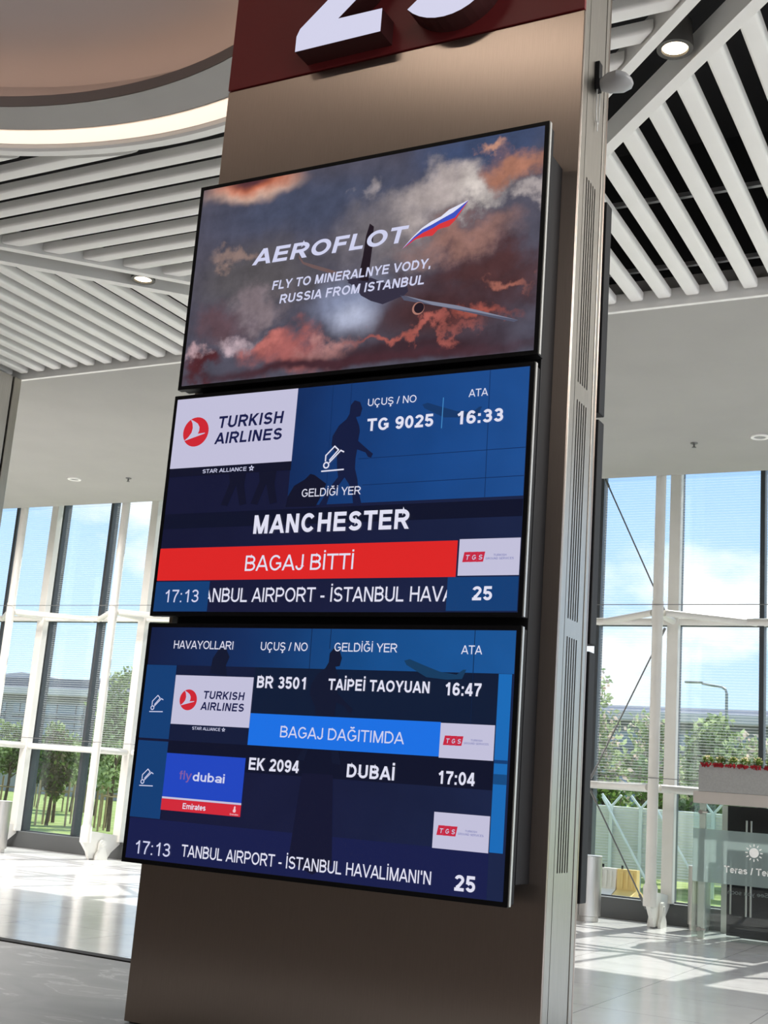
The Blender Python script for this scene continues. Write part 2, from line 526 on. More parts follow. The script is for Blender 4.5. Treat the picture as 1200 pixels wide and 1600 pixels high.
# ------------------------------------------------------------------ slatted ceiling
SZ0, SZ1, SW, SP = 6.456, 6.536, 0.135, 0.2735
APX = -4.99
CIN, COUT = 2.682, 3.201         # y + x of the two channel rails on the right, mirrored on the left
RING = (-4.868, -0.06)
def slat_profile():
    w, h, r = SW / 2, SZ1 - SZ0, 0.024
    p = [(-w, h), (-w, r)]
    for a in range(1, 5): p.append((-w + r - r * math.cos(a * PI / 8), r - r * math.sin(a * PI / 8)))
    for a in range(0, 4): p.append((w - r + r * math.sin(a * PI / 8), r - r * math.cos(a * PI / 8)))
    p += [(w, r), (w, h)]
    return p
PROF = slat_profile()
def slat(axis, c, fa, fb, label, group, name='ceiling_baffle'):
    """one slat; fa/fb give the end position as a function of the lateral coordinate"""
    bm = NB(); A = []; B = []
    for q, h in PROF:
        lat = c + q; a, b = fa(lat), fb(lat)
        if axis == 'x':
            A.append(bm.verts.new((a, lat, SZ0 + h))); B.append(bm.verts.new((b, lat, SZ0 + h)))
        else:
            A.append(bm.verts.new((lat, a, SZ0 + h))); B.append(bm.verts.new((lat, b, SZ0 + h)))
    bm.faces.new(A); bm.faces.new(B[::-1])
    for i in range(len(PROF)):
        j = (i + 1) % len(PROF); bm.faces.new((A[j], A[i], B[i], B[j]))
    bmesh.ops.recalc_face_normals(bm, faces=bm.faces)
    o = base_mesh(obj(name, bm, slat_m, None, True))
    tag(o, label, 'ceiling slat', group)
YE = SOF_Y - 0.075
hw = 0.075
# right of the pillar: slats running to the windows
for i in range(-1, 30):
    x = APX + 0.2 + SP * i + 0.16
    lo = COUT + hw - x
    if x > 3.3 or lo > YE - 0.25: continue
    slat('y', x, lambda q: COUT + hw - q, lambda q: YE, 'white ceiling slat running toward the windows, right of the diagonal channel by the pillar', 'window-bound slats on the right')
for i in range(0, 30):
    x = APX - 0.2 - SP * i - 0.09
    lo = COUT + hw + (x + 9.98)
    if x < -12.8 or lo > YE - 0.25: continue
    slat('y', x, lambda q: COUT + hw + (q + 9.98), lambda q: YE, 'white ceiling slat running toward the windows, left of the left diagonal channel', 'window-bound slats on the left')
RO = 3.93
for i in range(0, 30):
    y = 7.60 - SP * i
    if y < 0.4: break
    xl = (lambda q: q - CIN - 9.98 + 0.075); xr = (lambda q: CIN - q - 0.075)
    if xr(y) - xl(y) < 0.5: continue
    dy = y - RING[1]
    if abs(dy) + SW / 2 < RO:
        lab, g = 'white ceiling slat parallel to the windows, cut off by the round ceiling recess', 'slats cut by the round recess'
        cut = lambda q: math.sqrt(max(RO * RO - (q - RING[1]) ** 2, 0.0))
        slat('x', y, xl, lambda q: RING[0] - cut(q), lab, g)
        slat('x', y, lambda q: RING[0] + cut(q), xr, lab, g)
    else:
        slat('x', y, xl, xr, 'white ceiling slat parallel to the windows, between the round recess and the soffit', 'slats between recess and soffit')
# diagonal channels
def diag(name, c, right, x0, x1, w, label):
    """one rail of a diagonal channel"""
    bm = NB()
    s = w * 0.7071
    P = []
    for xx in (x0, x1):
        for sg in (-1, 1):
            P.append((xx, sg))
    def pt(xx, sg, z):
        y = (c - xx) if right else (c + xx + 9.98)
        nx, ny = (0.7071, 0.7071) if right else (-0.7071, 0.7071)
        return (xx + nx * sg * w / 2, y + ny * sg * w / 2, z)
    z0, z1 = 6.428, 6.617
    v = [bm.verts.new(pt(a, b, z)) for z in (z0, z1) for a, b in ((x0, -1), (x1, -1), (x1, 1), (x0, 1))]
    for f in ((0, 1, 2, 3), (4, 5, 6, 7), (0, 1, 5, 4), (1, 2, 6, 5), (2, 3, 7, 6), (3, 0, 4, 7)):
        bm.faces.new([v[q] for q in f])
    bmesh.ops.recalc_face_normals(bm, faces=bm.faces)
    o = base_mesh(obj(name, bm, slat_m))
    tag(o, label, 'ceiling rail', 'rails of the diagonal ceiling channels')
diag('channel_rail', CIN, True, -4.92, 3.1, 0.08, 'inner white rail of the diagonal ceiling channel right of the pillar')
diag('channel_rail', COUT, True, -4.66, 3.1, 0.094, 'outer white rail of the diagonal ceiling channel right of the pillar')
diag('channel_rail', CIN, False, -12.8, -5.06, 0.08, 'inner white rail of the diagonal ceiling channel left of the displays')
diag('channel_rail', COUT, False, -12.8, -5.32, 0.094, 'outer white rail of the diagonal ceiling channel left of the displays')
# dark deck of the channels above the rails, carrying the downlights
chan_m = mat('charcoal_channel', (0.05, 0.047, 0.045), 0.8)
# hangers above the slats
hang_m = mat('galvanised_hanger', (0.35, 0.35, 0.36), 0.5, 0.8)
for yy, lab in ((6.3, 'thin ceiling carrier bar above the slats, nearer one'), (7.65, 'thin ceiling carrier bar above the slats, beside the soffit')):
    bm = NB(); box(bm, -3.0, 3.2, yy - 0.02, yy + 0.02, 6.62, 6.66)
    tag(base_mesh(obj('carrier_bar', bm, hang_m)), lab, 'ceiling carrier bar')

# ------------------------------------------------------------------ downlights
lamp_on = mat('lit_lamp', (0.9, 0.85, 0.75), 0.4, emit=(1.0, 0.80, 0.52), es=5)
rim_m = mat('lamp_rim', (0.06, 0.055, 0.05), 0.5)
def downlight(x, y, z, r, label, power):
    t = thing('downlight', label, 'ceiling light', (x, y, z))
    bm = NB(); lathe(bm, [(r * 0.72, 0.012), (r * 0.74, 0.0), (r, 0.0), (r, 0.03), (r * 0.86, 0.2), (0.0, 0.2)], (x, y, z), 36)
    obj('housing', bm, rim_m, t, True)
    bm = NB()
    lathe(bm, [(0.0, 0.012), (r * 0.72, 0.012)], (x, y, z + 0.004), 36)
    obj('lamp', bm, lamp_on, t)
    l = bpy.data.lights.new('downlight_beam', 'SPOT')
    l.energy = power; l.color = WARM; l.spot_size = math.radians(110); l.spot_blend = 0.6; l.shadow_soft_size = 0.08
    o = bpy.data.objects.new('downlight_beam', l); C.objects.link(o); o.parent = t; o.location = (0, 0, -0.03)
    return t
downlight(-1.022, 3.955, 6.450, 0.118, 'round lit downlight in the diagonal channel right of the pillar', 130)
downlight(-6.96, 5.93, 6.436, 0.122, 'round lit downlight in the diagonal channel left of the displays', 130)

# ------------------------------------------------------------------ round recess
dome_m = mat('recess_paint', (0.50, 0.44, 0.42), 0.7)
noise_color(dome_m, (0.43, 0.385, 0.38), (0.45, 0.40, 0.395), nscale=0.8)
mauve_m = mat('shaded_mauve_rim', (0.30, 0.26, 0.25), 0.7)  # mauve rim, shade of its unlit side put into the colour
glow_m = mat('backlit_ring', (0.8, 0.7, 0.6), 0.6, emit=(1.0, 0.80, 0.66), es=1.0)
cove_m = mat('cove_strip', (0.9, 0.8, 0.7), 0.6, emit=(1.0, 0.72, 0.54), es=4.2)
cx, cy = RING
bm = NB(); lathe(bm, [(3.781, 6.504), (3.781, 6.470), (3.80, 6.452), (3.876, 6.452), (3.885, 6.470), (3.885, 6.68)], (cx, cy, 0), 128)
struct('trim_3', bm, slat_m, True)
t = thing('light_ring', 'glowing warm ring around the round ceiling recess', 'ceiling light', (cx, cy, 6.506))
bm = NB(); lathe(bm, [(3.779, 6.506), (3.659, 6.557)], (cx, cy, 0), 128)
obj('diffuser', bm, glow_m, t, True)
bm = NB(); lathe(bm, [(3.779, 6.507), (3.779, 6.645), (3.64, 6.645), (3.651, 6.560)], (cx, cy, 0), 128)
obj('housing', bm, slat_m, t, True)
bm = NB(); lathe(bm, [(3.612, 6.645), (3.612, 6.541), (3.277, 6.541), ], (cx, cy, 0), 128)
lathe(bm, [(3.30, 6.631), (3.612, 6.631)], (cx, cy, 0), 128)
struct('trim_4', bm, soffit_m, True)
bm = NB(); lathe(bm, [(3.272, 6.541), (3.272, 6.631), (3.295, 6.631)], (cx, cy, 0), 128)
struct('trim_5', bm, mauve_m, True)
bm = NB(); lathe(bm, [(3.63, 6.655), (3.63, 6.93), (3.4, 7.03), (2.64, 7.14), (1.5, 7.22), (0.0, 7.26)], (cx, cy, 0), 128)
struct('ceiling_recess', bm, dome_m, True)
bm = NB(); lathe(bm, [(3.414, 6.640), (3.45, 6.660), (3.49, 6.640)], (cx, cy, 0), 128)
tag(base_mesh(obj('cove_light', bm, cove_m, None, True)), 'hidden warm strip lighting the round recess from its ledge', 'ceiling light')

# ------------------------------------------------------------------ soffit fittings
def ring_fit(x, y, label):
    t = thing('ceiling_speaker', label, 'ceiling speaker', (x, y, 6.389))
    bm = NB(); lathe(bm, [(0.075, 6.403), (0.08, 6.391), (0.115, 6.391), (0.12, 6.408)], (x, y, 0), 28)
    obj('ring', bm, slat_m, t, True)
    bm = NB(); lathe(bm, [(0.0, 6.401), (0.075, 6.401)], (x, y, 0), 28)
    obj('grille', bm, grey_plate, t)
ring_fit(-13.685, 12.567, 'small round ceiling fitting on the soffit at the left')
ring_fit(-2.171, 12.614, 'small round ceiling fitting on the soffit at the right')
def sprinkler(x, y, label):
    t = thing('sprinkler', label, 'sprinkler', (x, y, 6.329))
    bm = NB(); lathe(bm, [(0.0, 6.408), (0.05, 6.408), (0.045, 6.397), (0.0, 6.397)], (x, y, 0), 20)
    obj('escutcheon', bm, rod_m, t, True)
    bm = NB(); tube(bm, (x, y, 6.397), (x, y, 6.349), 0.013, seg=10); lathe(bm, [(0.0, 6.341), (0.028, 6.343), (0.028, 6.349), (0.0, 6.350)], (x, y, 0), 16)
    obj('head', bm, rod_m, t, True)
sprinkler(-12.629, 12.727, 'small sprinkler head on the soffit at the left')
sprinkler(-3.048, 12.718, 'small sprinkler head on the soffit at the right')

# ================================================================== CLAD COLUMN, far left
t = thing('clad_column', 'metal-clad column cut off by the left picture edge', 'column', (-11.2, 6.4, 0))
bm = NB(); box(bm, -11.9, -10.517, 5.0, 7.805, 0, 6.372); obj('cladding', bm, steel_m, t)
bm = NB(); box(bm, -11.9, -10.498, 7.824, 7.946, 0, 6.372, 0.01); obj('corner_trim', bm, side_m, t)
bm = NB(); box(bm, -11.8, -10.545, 7.805, 7.824, 0, 6.372); obj('joint', bm, case_m, t)

# ================================================================== DECK UNDER THE PILLAR
HD = 0.858
t = thing('carousel_island', 'grey marbled island deck under the display pillar', 'baggage carousel', (-5, 0, 0))
bm = NB(); box(bm, -13.5, 2.2, -1.1, 0.95, 0.0, HD, 0.004); obj('deck', bm, deck_m, t)
bm = NB(); box(bm, -13.5, 2.2, 0.955, 1.02, 0.0, HD + 0.004, 0.004); obj('edge_strip', bm, case_m, t)

# ================================================================== PILLAR
PL, PR, PD = -1.532, -0.210, 0.255
ZTOP = 6.42
pil = thing('display_pillar', 'tall bronze metal-clad pillar carrying the three front displays', 'pillar', ((PL + PR) / 2, PD / 2, HD))
bm = NB(); box(bm, PL + 0.012, PR - 0.030, 0.012, PD - 0.012, HD, ZTOP); obj('core', bm, case_m, pil)
bm = NB(); box(bm, PL, PR, 0.0, 0.010, HD + 0.004, 3.972, 0.002); obj('front_panel', bm, bronze_m, pil)
bm = NB(); box(bm, PL, PR, PD - 0.010, PD, HD + 0.004, ZTOP, 0.002); obj('rear_panel', bm, bronze_m, pil)
bm = NB(); box(bm, PL, PL + 0.010, 0.011, PD - 0.011, HD + 0.004, ZTOP, 0.002); obj('left_panel', bm, side_m, pil)
bm = NB(); box(bm, PR - 0.028, PR, 0.011, 0.054, HD + 0.004, ZTOP, 0.003); obj('edge_trim', bm, side_m, pil)
bm = NB(); box(bm, PR - 0.028, PR, 0.216, PD - 0.011, HD + 0.004, ZTOP, 0.003); obj('edge_trim', bm, side_m, pil)
bm = NB()
y0, y1 = 0.061, 0.211
sy = [0.086 + 0.0195 * i for i in range(5)]; sw = 0.0095
vz = [(1.415, 2.053), (2.104, 2.746), (2.800, 3.453)]
zc = HD + 0.004
for a, b in vz:
    box(bm, PR - 0.0045, PR - 0.002, y0, y1, zc, a)
    ys = [y0] + [q for s_ in sy for q in (s_ - sw / 2, s_ + sw / 2)] + [y1]
    for i in range(0, len(ys), 2):
        box(bm, PR - 0.0045, PR - 0.002, ys[i], ys[i + 1], a, b)
    zc = b
box(bm, PR - 0.0045, PR - 0.002, y0, y1, zc, ZTOP)
o = obj('side_panel', bm, side_m, pil); 
bm = NB()
for a, b in vz:
    box(bm, PR - 0.0285, PR - 0.0048, sy[0] - 0.01, sy[-1] + 0.01, a - 0.01, b + 0.01)
obj('vent_backing', bm, plenum_m, pil)
# red number sign
bm = NB(); box(bm, PL, PR, -0.004, 0.010, 3.976, 4.72, 0.002)
sign = obj('sign_panel', bm, red_m, pil)
bm = NB(); box(bm, PL, PR, 0.0, 0.010, 4.724, ZTOP, 0.002); obj('front_panel', bm, bronze_m, pil)
digit_face = mat('lit_digit_face', (0.05, 0.05, 0.06), 0.4, emit=rgb(218, 218, 243), es=0.9)
digit_side = mat('digit_return', (0.10, 0.03, 0.03), 0.5)
def arc(cx, cy, rx, ry, a0, a1, n=18):
    return [(cx + rx * math.cos(math.radians(a0 + (a1 - a0) * i / n)), cy + ry * math.sin(math.radians(a0 + (a1 - a0) * i / n))) for i in range(n + 1)]
two = [(0, 0), (0.327, 0), (0.327, 0.085), (0.160, 0.088), (0.262, 0.175), (0.305, 0.24)] + arc(0.163, 0.310, 0.160, 0.158, -12, 182) + arc(0.163, 0.310, 0.058, 0.066, 175, -25, 12) + [(0.196, 0.250), (0.13, 0.185), (0.012, 0.085), (0, 0.058)]
five = arc(0.148, 0.148, 0.170, 0.150, -142, 128, 26) + [(0.075, 0.272), (0.092, 0.378), (0.296, 0.378), (0.296, 0.465), (0.028, 0.465), (-0.012, 0.196), (0.060, 0.186)] + arc(0.148, 0.146, 0.075, 0.066, 142, -140, 20) + [(0.085, 0.112)]
for pts, x0 in ((two, -1.204), (five, -0.797)):
    P = [(x0 + a, 4.004 + b) for a, b in pts]
    bm = NB(); prism(bm, P, -0.088, -0.0045); d = obj('digit', bm, digit_side, sign)
    bm = NB(); poly(bm, [(a, -0.0885, b) for a, b in P])
    bm.faces.ensure_lookup_table()
    if bm.faces[0].calc_center_median() and (bm.normal_update() or bm.faces[0].normal.y > 0): bmesh.ops.reverse_faces(bm, faces=bm.faces)
    for v in bm.verts: pass
    obj('lit_face', bm, digit_face, d) if False else obj('lit_face', bm, digit_face, sign)

# bracket device on the pillar side
dv = thing('guide_sensor', 'small grey hooded sensor on a black bracket on the pillar side', 'sensor', (PR + 0.01, 0.14, 3.76))
bm = NB(); box(bm, PR - 0.002, PR + 0.012, 0.120, 0.152, 3.770, 3.868, 0.003); obj('bracket', bm, black_m, dv)
bm = NB()
rings = []
for q, (dx, sy_, dz0, dz1) in enumerate([(0.014, 0.018, 3.772, 3.812), (0.04, 0.036, 3.762, 3.822), (0.075, 0.052, 3.764, 3.818), (0.10, 0.040, 3.770, 3.806), (0.112, 0.018, 3.777, 3.793)]):
    ring = []
    for a in range(16):
        th = 2 * PI * a / 16
        ring.append(bm.verts.new((PR + dx, 0.138 + sy_ * math.cos(th), (dz0 + dz1) / 2 + (dz1 - dz0) / 2 * math.sin(th))))
    rings.append(ring)
for a, b in zip(rings, rings[1:]):
    for i in range(16):
        bm.faces.new((a[i], a[(i + 1) % 16], b[(i + 1) % 16], b[i]))
bm.faces.new(rings[0][::-1]); bm.faces.new(rings[-1])
bmesh.ops.recalc_face_normals(bm, faces=bm.faces)
obj('hood', bm, mat('grey_hood', (0.42, 0.42, 0.43), 0.25), dv, True)
bm = NB()
path_tube(bm, [(PR + 0.006, 0.124, 3.77), (PR + 0.006, 0.122, 3.70), (PR + 0.006, 0.130, 3.665), (PR + 0.006, 0.144, 3.66), (PR + 0.006, 0.150, 3.69), (PR + 0.006, 0.150, 3.77)], 0.0022, 6)
path_tube(bm, [(PR + 0.006, 0.136, 3.662), (PR + 0.006, 0.140, 3.635)], 0.002, 6)
obj('cable_tie', bm, mat('clear_nylon', (0.6, 0.6, 0.58), 0.3), dv, True)

# mounting frame between pillar and displays
MX0, MX1 = -1.425, -0.258
mt = thing('mounting_frame', 'black steel frame holding the three displays to the pillar', 'mounting frame', ((MX0 + MX1) / 2, -0.05, 1.385))
bm = NB(); box(bm, MX0, MX1, -0.096, -0.0005, 1.385, 3.445, 0.003); obj('box_frame', bm, case_m, mt)
for z in (2.797, 2.062):
    bm = NB(); box(bm, MX0 - 0.022, MX0 - 0.001, -0.094, -0.05, z - 0.016, z + 0.016, 0.002); obj('bracket_tab', bm, grey_plate, mt)

# ================================================================== DISPLAYS
W, H = 1.235, 0.715
YS = -0.150
# ------------------------------------------------------------------ plain sans lettering, drawn as strokes
ADV = dict(A=667, B=667, C=722, D=722, E=667, F=611, G=778, H=722, I=278, J=500, K=667, L=556, M=833, N=722, O=778, P=667, R=722, S=667, T=611, U=722, V=667, Y=667, Z=611,
           a=556, b=556, d=556, e=556, f=278, i=222, l=222, m=833, n=556, o=556, r=333, s=500, t=278, u=556, y=500, c=500)
INK = dict(A=.92, B=.76, C=.86, D=.83, E=.73, F=.68, G=.87, H=.78, I=.0, J=.55, K=.82, L=.64, M=.92, N=.78, O=.94, P=.77, R=.84, S=.78, T=.80, U=.78, V=.91, Y=.90, Z=.78,
           a=.66, b=.64, d=.64, e=.66, f=.38, i=.0, l=.0, m=1.0, n=.58, o=.68, r=.36, s=.60, t=.34, u=.58, y=.64, c=.60)
def _el(cx, cy, rx, ry, a0, a1, n=14):
    return [(cx + rx * math.cos(math.radians(a0 + (a1 - a0) * i / n)), cy + ry * math.sin(math.radians(a0 + (a1 - a0) * i / n))) for i in range(n + 1)]
def glyph(ch, w):
    """strokes, ink width and advance of one character, capital height 1, stroke width w"""
    h = w / 2
    extra = []
    base = {'İ': 'I', 'Ğ': 'G', 'Ş': 'S', 'Ç': 'C'}.get(ch, ch)
    if base in INK:
        bw = INK[base] if INK[base] else w
        adv = bw + (ADV[base] / 716.0 - bw) * 0.72 + (w - 0.13) * 0.4
    elif base.isdigit():
        bw = 0.68; adv = 0.768 + (w - 0.13) * 0.4
    else:
        bw = {' ': 0, ':': w, '/': 0.38, '-': 0.36, ',': w, "'": w, '.': w}[base]
        adv = {' ': .40, ':': .39, '/': .39, '-': .465, ',': .39, "'": .3, '.': .39}[base]
    l, r, b, t = h, bw - h, h, 1 - h
    c = bw / 2
    X = 0.73
    S = []
    if base == 'A': S = [[(h * .95, 0), (c, 1)], [(bw - h * .95, 0), (c, 1)], [(bw * .2, .30), (bw * .8, .30)]]
    elif base == 'B': S = [[(l, 0), (l, 1)], [(l, t), (bw * .5, t)] + _el(bw * .5, .755 - h / 2, bw * .42 - h * .6, .245 - h / 2, 90, -90) + [(l, .52)], [(l, .52), (bw * .52, .52)] + _el(bw * .52, (.52 + b) / 2, bw * .48 - h, (.52 - b) / 2, 90, -90) + [(l, b)]]
    elif base == 'C': S = [_el(c, .5, c - h, .5 - h, 38, 322, 26)]
    elif base == 'D': S = [[(l, 0), (l, 1)], [(l, t), (bw * .42, t)] + _el(bw * .42, .5, bw * .58 - h, .5 - h, 90, -90, 18) + [(l, b)]]
    elif base == 'E': S = [[(l, 0), (l, 1)], [(l, t), (bw, t)], [(l, .52), (bw * .93, .52)], [(l, b), (bw, b)]]
    elif base == 'F': S = [[(l, 0), (l, 1)], [(l, t), (bw, t)], [(l, .51), (bw * .88, .51)]]
    elif base == 'G': S = [_el(c, .5, c - h, .5 - h, 40, 318, 26) + [(r, .26), (r, .46)], [(bw * .55, .46), (bw, .46)]]
    elif base == 'H': S = [[(l, 0), (l, 1)], [(r, 0), (r, 1)], [(l, .52), (r, .52)]]
    elif base == 'I': S = [[(l, 0), (l, 1)]]
    elif base == 'J': S = [[(r, 1), (r, .28)] + _el(c, .28, c - h, .28 - h, 0, -180)]
    elif base == 'K': S = [[(l, 0), (l, 1)], [(l, .34), (r - h * .3, 1)], [(bw * .33, .58), (bw - h * 1.15, 0)]]
    elif base == 'L': S = [[(l, 0), (l, 1)], [(l, b), (bw, b)]]
    elif base == 'M': S = [[(l, 0), (l, 1)], [(r, 0), (r, 1)], [(l + h * .2, 1), (c, 0)], [(r - h * .2, 1), (c, 0)]]
    elif base == 'N': S = [[(l, 0), (l, 1)], [(r, 0), (r, 1)], [(l + h * .2, 1), (r - h * .2, 0)]]
    elif base in 'O0': S = [_el(c, .5, c - h, .5 - h, 0, 360, 32)]
    elif base == 'P': S = [[(l, 0), (l, 1)], [(l, t), (bw * .52, t)] + _el(bw * .52, (t + .43) / 2, bw * .48 - h, (t - .43) / 2, 90, -90) + [(l, .43)]]
    elif base == 'R': S = [[(l, 0), (l, 1)], [(l, t), (bw * .52, t)] + _el(bw * .52, (t + .47) / 2, bw * .43 - h * .7, (t - .47) / 2, 90, -90) + [(l, .47)], [(bw * .52, .47), (bw - h * 1.1, 0)]]
    elif base == 'S':
        q = (1 - 2 * h) / 4
        S = [_el(c, 1 - h - q, (c - h) * .94, q, 22, 270, 18) + _el(c, h + q, c - h, q, 90, -160, 18)]
    elif base == 'T': S = [[(0, t), (bw, t)], [(c, 0), (c, 1)]]
    elif base == 'U': S = [[(l, 1), (l, .34)] + _el(c, .34, c - h, .34 - h, 180, 360, 16) + [(r, 1)]]
    elif base == 'V': S = [[(h * .95, 1), (c, 0)], [(bw - h * .95, 1), (c, 0)]]
    elif base == 'Y': S = [[(h * 1.05, 1), (c, .40)], [(bw - h * 1.05, 1), (c, .40)], [(c, 0), (c, .46)]]
    elif base == 'Z': S = [[(0.02, t), (bw, t)], [(r, 1), (l, 0)], [(0, b), (bw, b)]]
    elif base == '1': S = [[(bw * .60, 0), (bw * .60, 1)], [(bw * .60, .93), (bw * .42, .80), (bw * .18, .70)]]; bw = .60
    elif base == '2': S = [_el(c, .70, c - h, .30 - h, 168, -28, 16) + [(bw * .52, .36), (l + h * .5, .10 + h)], [(0.0, b), (bw, b)], [(bw * .52, .36), (l, b * .6)]]
    elif base == '3': S = [_el(c * .98, .755 - h / 2, c * .92 - h, .245 - h / 2, 160, -90, 16), _el(c, (.52 + b) / 2, c - h, (.52 - b) / 2, 90, -162, 18), [(bw * .36, .52), (bw * .5, .52)]]
    elif base == '4': S = [[(bw * .72, 0), (bw * .72, 1)], [(0.0, .235 + h * .3), (bw, .235 + h * .3)], [(bw * .72 - h * .2, 1), (h * .5, .235)]]
    elif base == '5': S = [[(bw * .22, t), (bw * .94, t)], [(bw * .22 + h * .2, 1), (bw * .12 + h * .4, .47)], _el(c, .33, c - h, .33 - h, 148, -160, 20)]
    elif base == '6': S = [_el(c, .325, c - h, .325 - h, 0, 360, 26), _el(c + .02, .5, c - h + .02, .5 - h, 42, 200, 16)]
    elif base == '9': S = [_el(c, .675, c - h, .325 - h, 0, 360, 26), _el(c - .02, .5, c - h + .02, .5 - h, 222, 380, 16)]
    elif base == '7': S = [[(0.02, t), (bw, t)], _el(bw + .25, .0, bw * .95, 1.0 - h, 180, 115, 10)[:-2] + [(r, t)]]
    elif base == '8': S = [_el(c, .27, c - h, .27 - h, 0, 360), _el(c, .76, c * .9 - h, .24 - h, 0, 360)]
    elif base == ':': S = [[(c, 0), (c, w)], [(c, .73 - w), (c, .73)]]
    elif base == '/': S = [[(h, 0), (bw - h, 1)]]
    elif base == '-': S = [[(0, .36), (bw, .36)]]
    elif base == ',': S = [[(c, w), (c, -.14)]]
    elif base == '.': S = [[(c, 0), (c, w)]]
    elif base == "'": S = [[(c, 1), (c, .68)]]
    elif base == 'l': S = [[(c, 0), (c, 1)]]
    elif base == 'i': S = [[(c, 0), (c, X)], [(c, 1 - w), (c, 1)]]
    elif base == 'f': S = [[(bw * .42, 0), (bw * .42, .82)] + _el(bw * .42 + .17, .82, .17, .18 - h, 180, 100, 6), [(0, X - h), (bw, X - h)]]
    elif base == 't': S = [[(bw * .45, .95), (bw * .45, .17)] + _el(bw * .45 + .14, .17, .14, .17 - h, 180, 280, 6), [(0, X - h), (bw, X - h)]]
    elif base == 'o': S = [_el(c, X / 2, c - h, X / 2 - h, 0, 360, 26)]
    elif base == 'c': S = [_el(c, X / 2, c - h, X / 2 - h, 42, 318, 20)]
    elif base == 'e': S = [[(l, X / 2), (r, X / 2)] + _el(c, X / 2, c - h, X / 2 - h, 0, 318, 22)]
    elif base == 'a': S = [[(r, 0), (r, X * .62)] + _el(c, X * .62, c - h, X * .38 - h, 0, 160, 12), _el(c - .02, .21, c - h - .02, .21 - h, 0, 360, 18)]
    elif base == 'b': S = [[(l, 0), (l, 1)], _el(c, X / 2, c - h, X / 2 - h, 0, 360, 24)]
    elif base == 'd': S = [[(r, 0), (r, 1)], _el(c, X / 2, c - h, X / 2 - h, 0, 360, 24)]
    elif base == 'n': S = [[(l, 0), (l, X)], _el(c, X - .28, c - h, .28 - h, 180, 0, 14) + [(r, 0)]]
    elif base == 'u': S = [[(r, 0), (r, X)], [(l, X)] + _el(c, .28, c - h, .28 - h, 180, 360, 14)]
    elif base == 'm': S = [[(l, 0), (l, X)], _el(l + (c - l) / 2, X - .24, (c - l) / 2, .24 - h, 180, 0, 12) + [(c, 0)], _el(c + (r - c) / 2, X - .24, (r - c) / 2, .24 - h, 180, 0, 12) + [(r, 0)]]
    elif base == 'r': S = [[(l, 0), (l, X)], _el(l + .24, X - .26, .24, .26 - h, 180, 78, 8)]
    elif base == 's':
        q = (X - 2 * h) / 4
        S = [_el(c, X - h - q, (c - h) * .94, q, 22, 270, 14) + _el(c, h + q, c - h, q, 90, -160, 14)]
    elif base == 'y': S = [[(h, X), (c, 0)], [(bw - h, X), (bw * .36, -.2), (bw * .12, -.24)]]
    if ch == 'İ': S.append([(c, 1.10), (c, 1.10 + w)])
    if ch == 'Ğ': S.append(_el(c, 1.26, .19, .13, 200, 340, 8))
    if ch in 'ŞÇ': S.append([(c, .02), (c, -.08), (c + .08, -.14), (c + .02, -.22), (c - .09, -.21)])
    return S, bw, adv
def ribbon(bm, pts, w, put):
    """one stroke as a ribbon of quads; ends on the base line or cap line are cut level"""
    h = w / 2
    P = [Vector((a, b)) for a, b in pts]
    n = len(P)
    closed = (P[0] - P[-1]).length < 1e-5
    L = []; R = []
    for i in range(n):
        d0 = (P[i] - P[i - 1]) if i > 0 else ((P[0] - P[-2]) if closed else None)
        d1 = (P[i + 1] - P[i]) if i < n - 1 else ((P[1] - P[0]) if closed else None)
        a = d0.normalized() if d0 is not None else d1.normalized()
        b = d1.normalized() if d1 is not None else d0.normalized()
        m = (a + b)
        m = m.normalized() if m.length > 1e-4 else a
        nn = Vector((-m.y, m.x))
        k = h / max(nn.dot(Vector((-a.y, a.x))), 0.45)
        l_, r_ = P[i] + nn * k, P[i] - nn * k
        if (d0 is None or d1 is None) and abs(m.y) > 0.3 and min(abs(P[i].y), abs(P[i].y - 1), abs(P[i].y - 0.73)) < 1e-3:
            l_ = l_ + m * ((P[i].y - l_.y) / m.y); r_ = r_ + m * ((P[i].y - r_.y) / m.y)
        L.append(l_); R.append(r_)
    VL = [bm.verts.new(put(p)) for p in L]; VR = [bm.verts.new(put(p)) for p in R]
    for i in range(n - 1):
        try: bm.faces.new((VR[i], VR[i + 1], VL[i + 1], VL[i]))
        except ValueError: pass
def write_text(bm, body, u0, u1, cap, w, place, slant=0.0):
    """fits body between u0 and u1; place(u, height) gives the 3-D point"""
    gs = [glyph(ch, w) for ch in body]
    x = 0.0; pos = []
    for S, bw, adv in gs:
        pos.append(x + (adv - bw) / 2); x += adv
    xmin = pos[0]; last = max(i for i, g in enumerate(gs) if g[1] > 0)
    xmax = pos[last] + gs[last][1]
    k = (u1 - u0) / max(xmax - xmin, 1e-6)
    for (S, bw, adv), p in zip(gs, pos):
        for st in S:
            ribbon(bm, st, w, lambda q, p=p: place(u0 + (q.x + p - xmin) * k + slant * q.y * cap, q.y * cap))

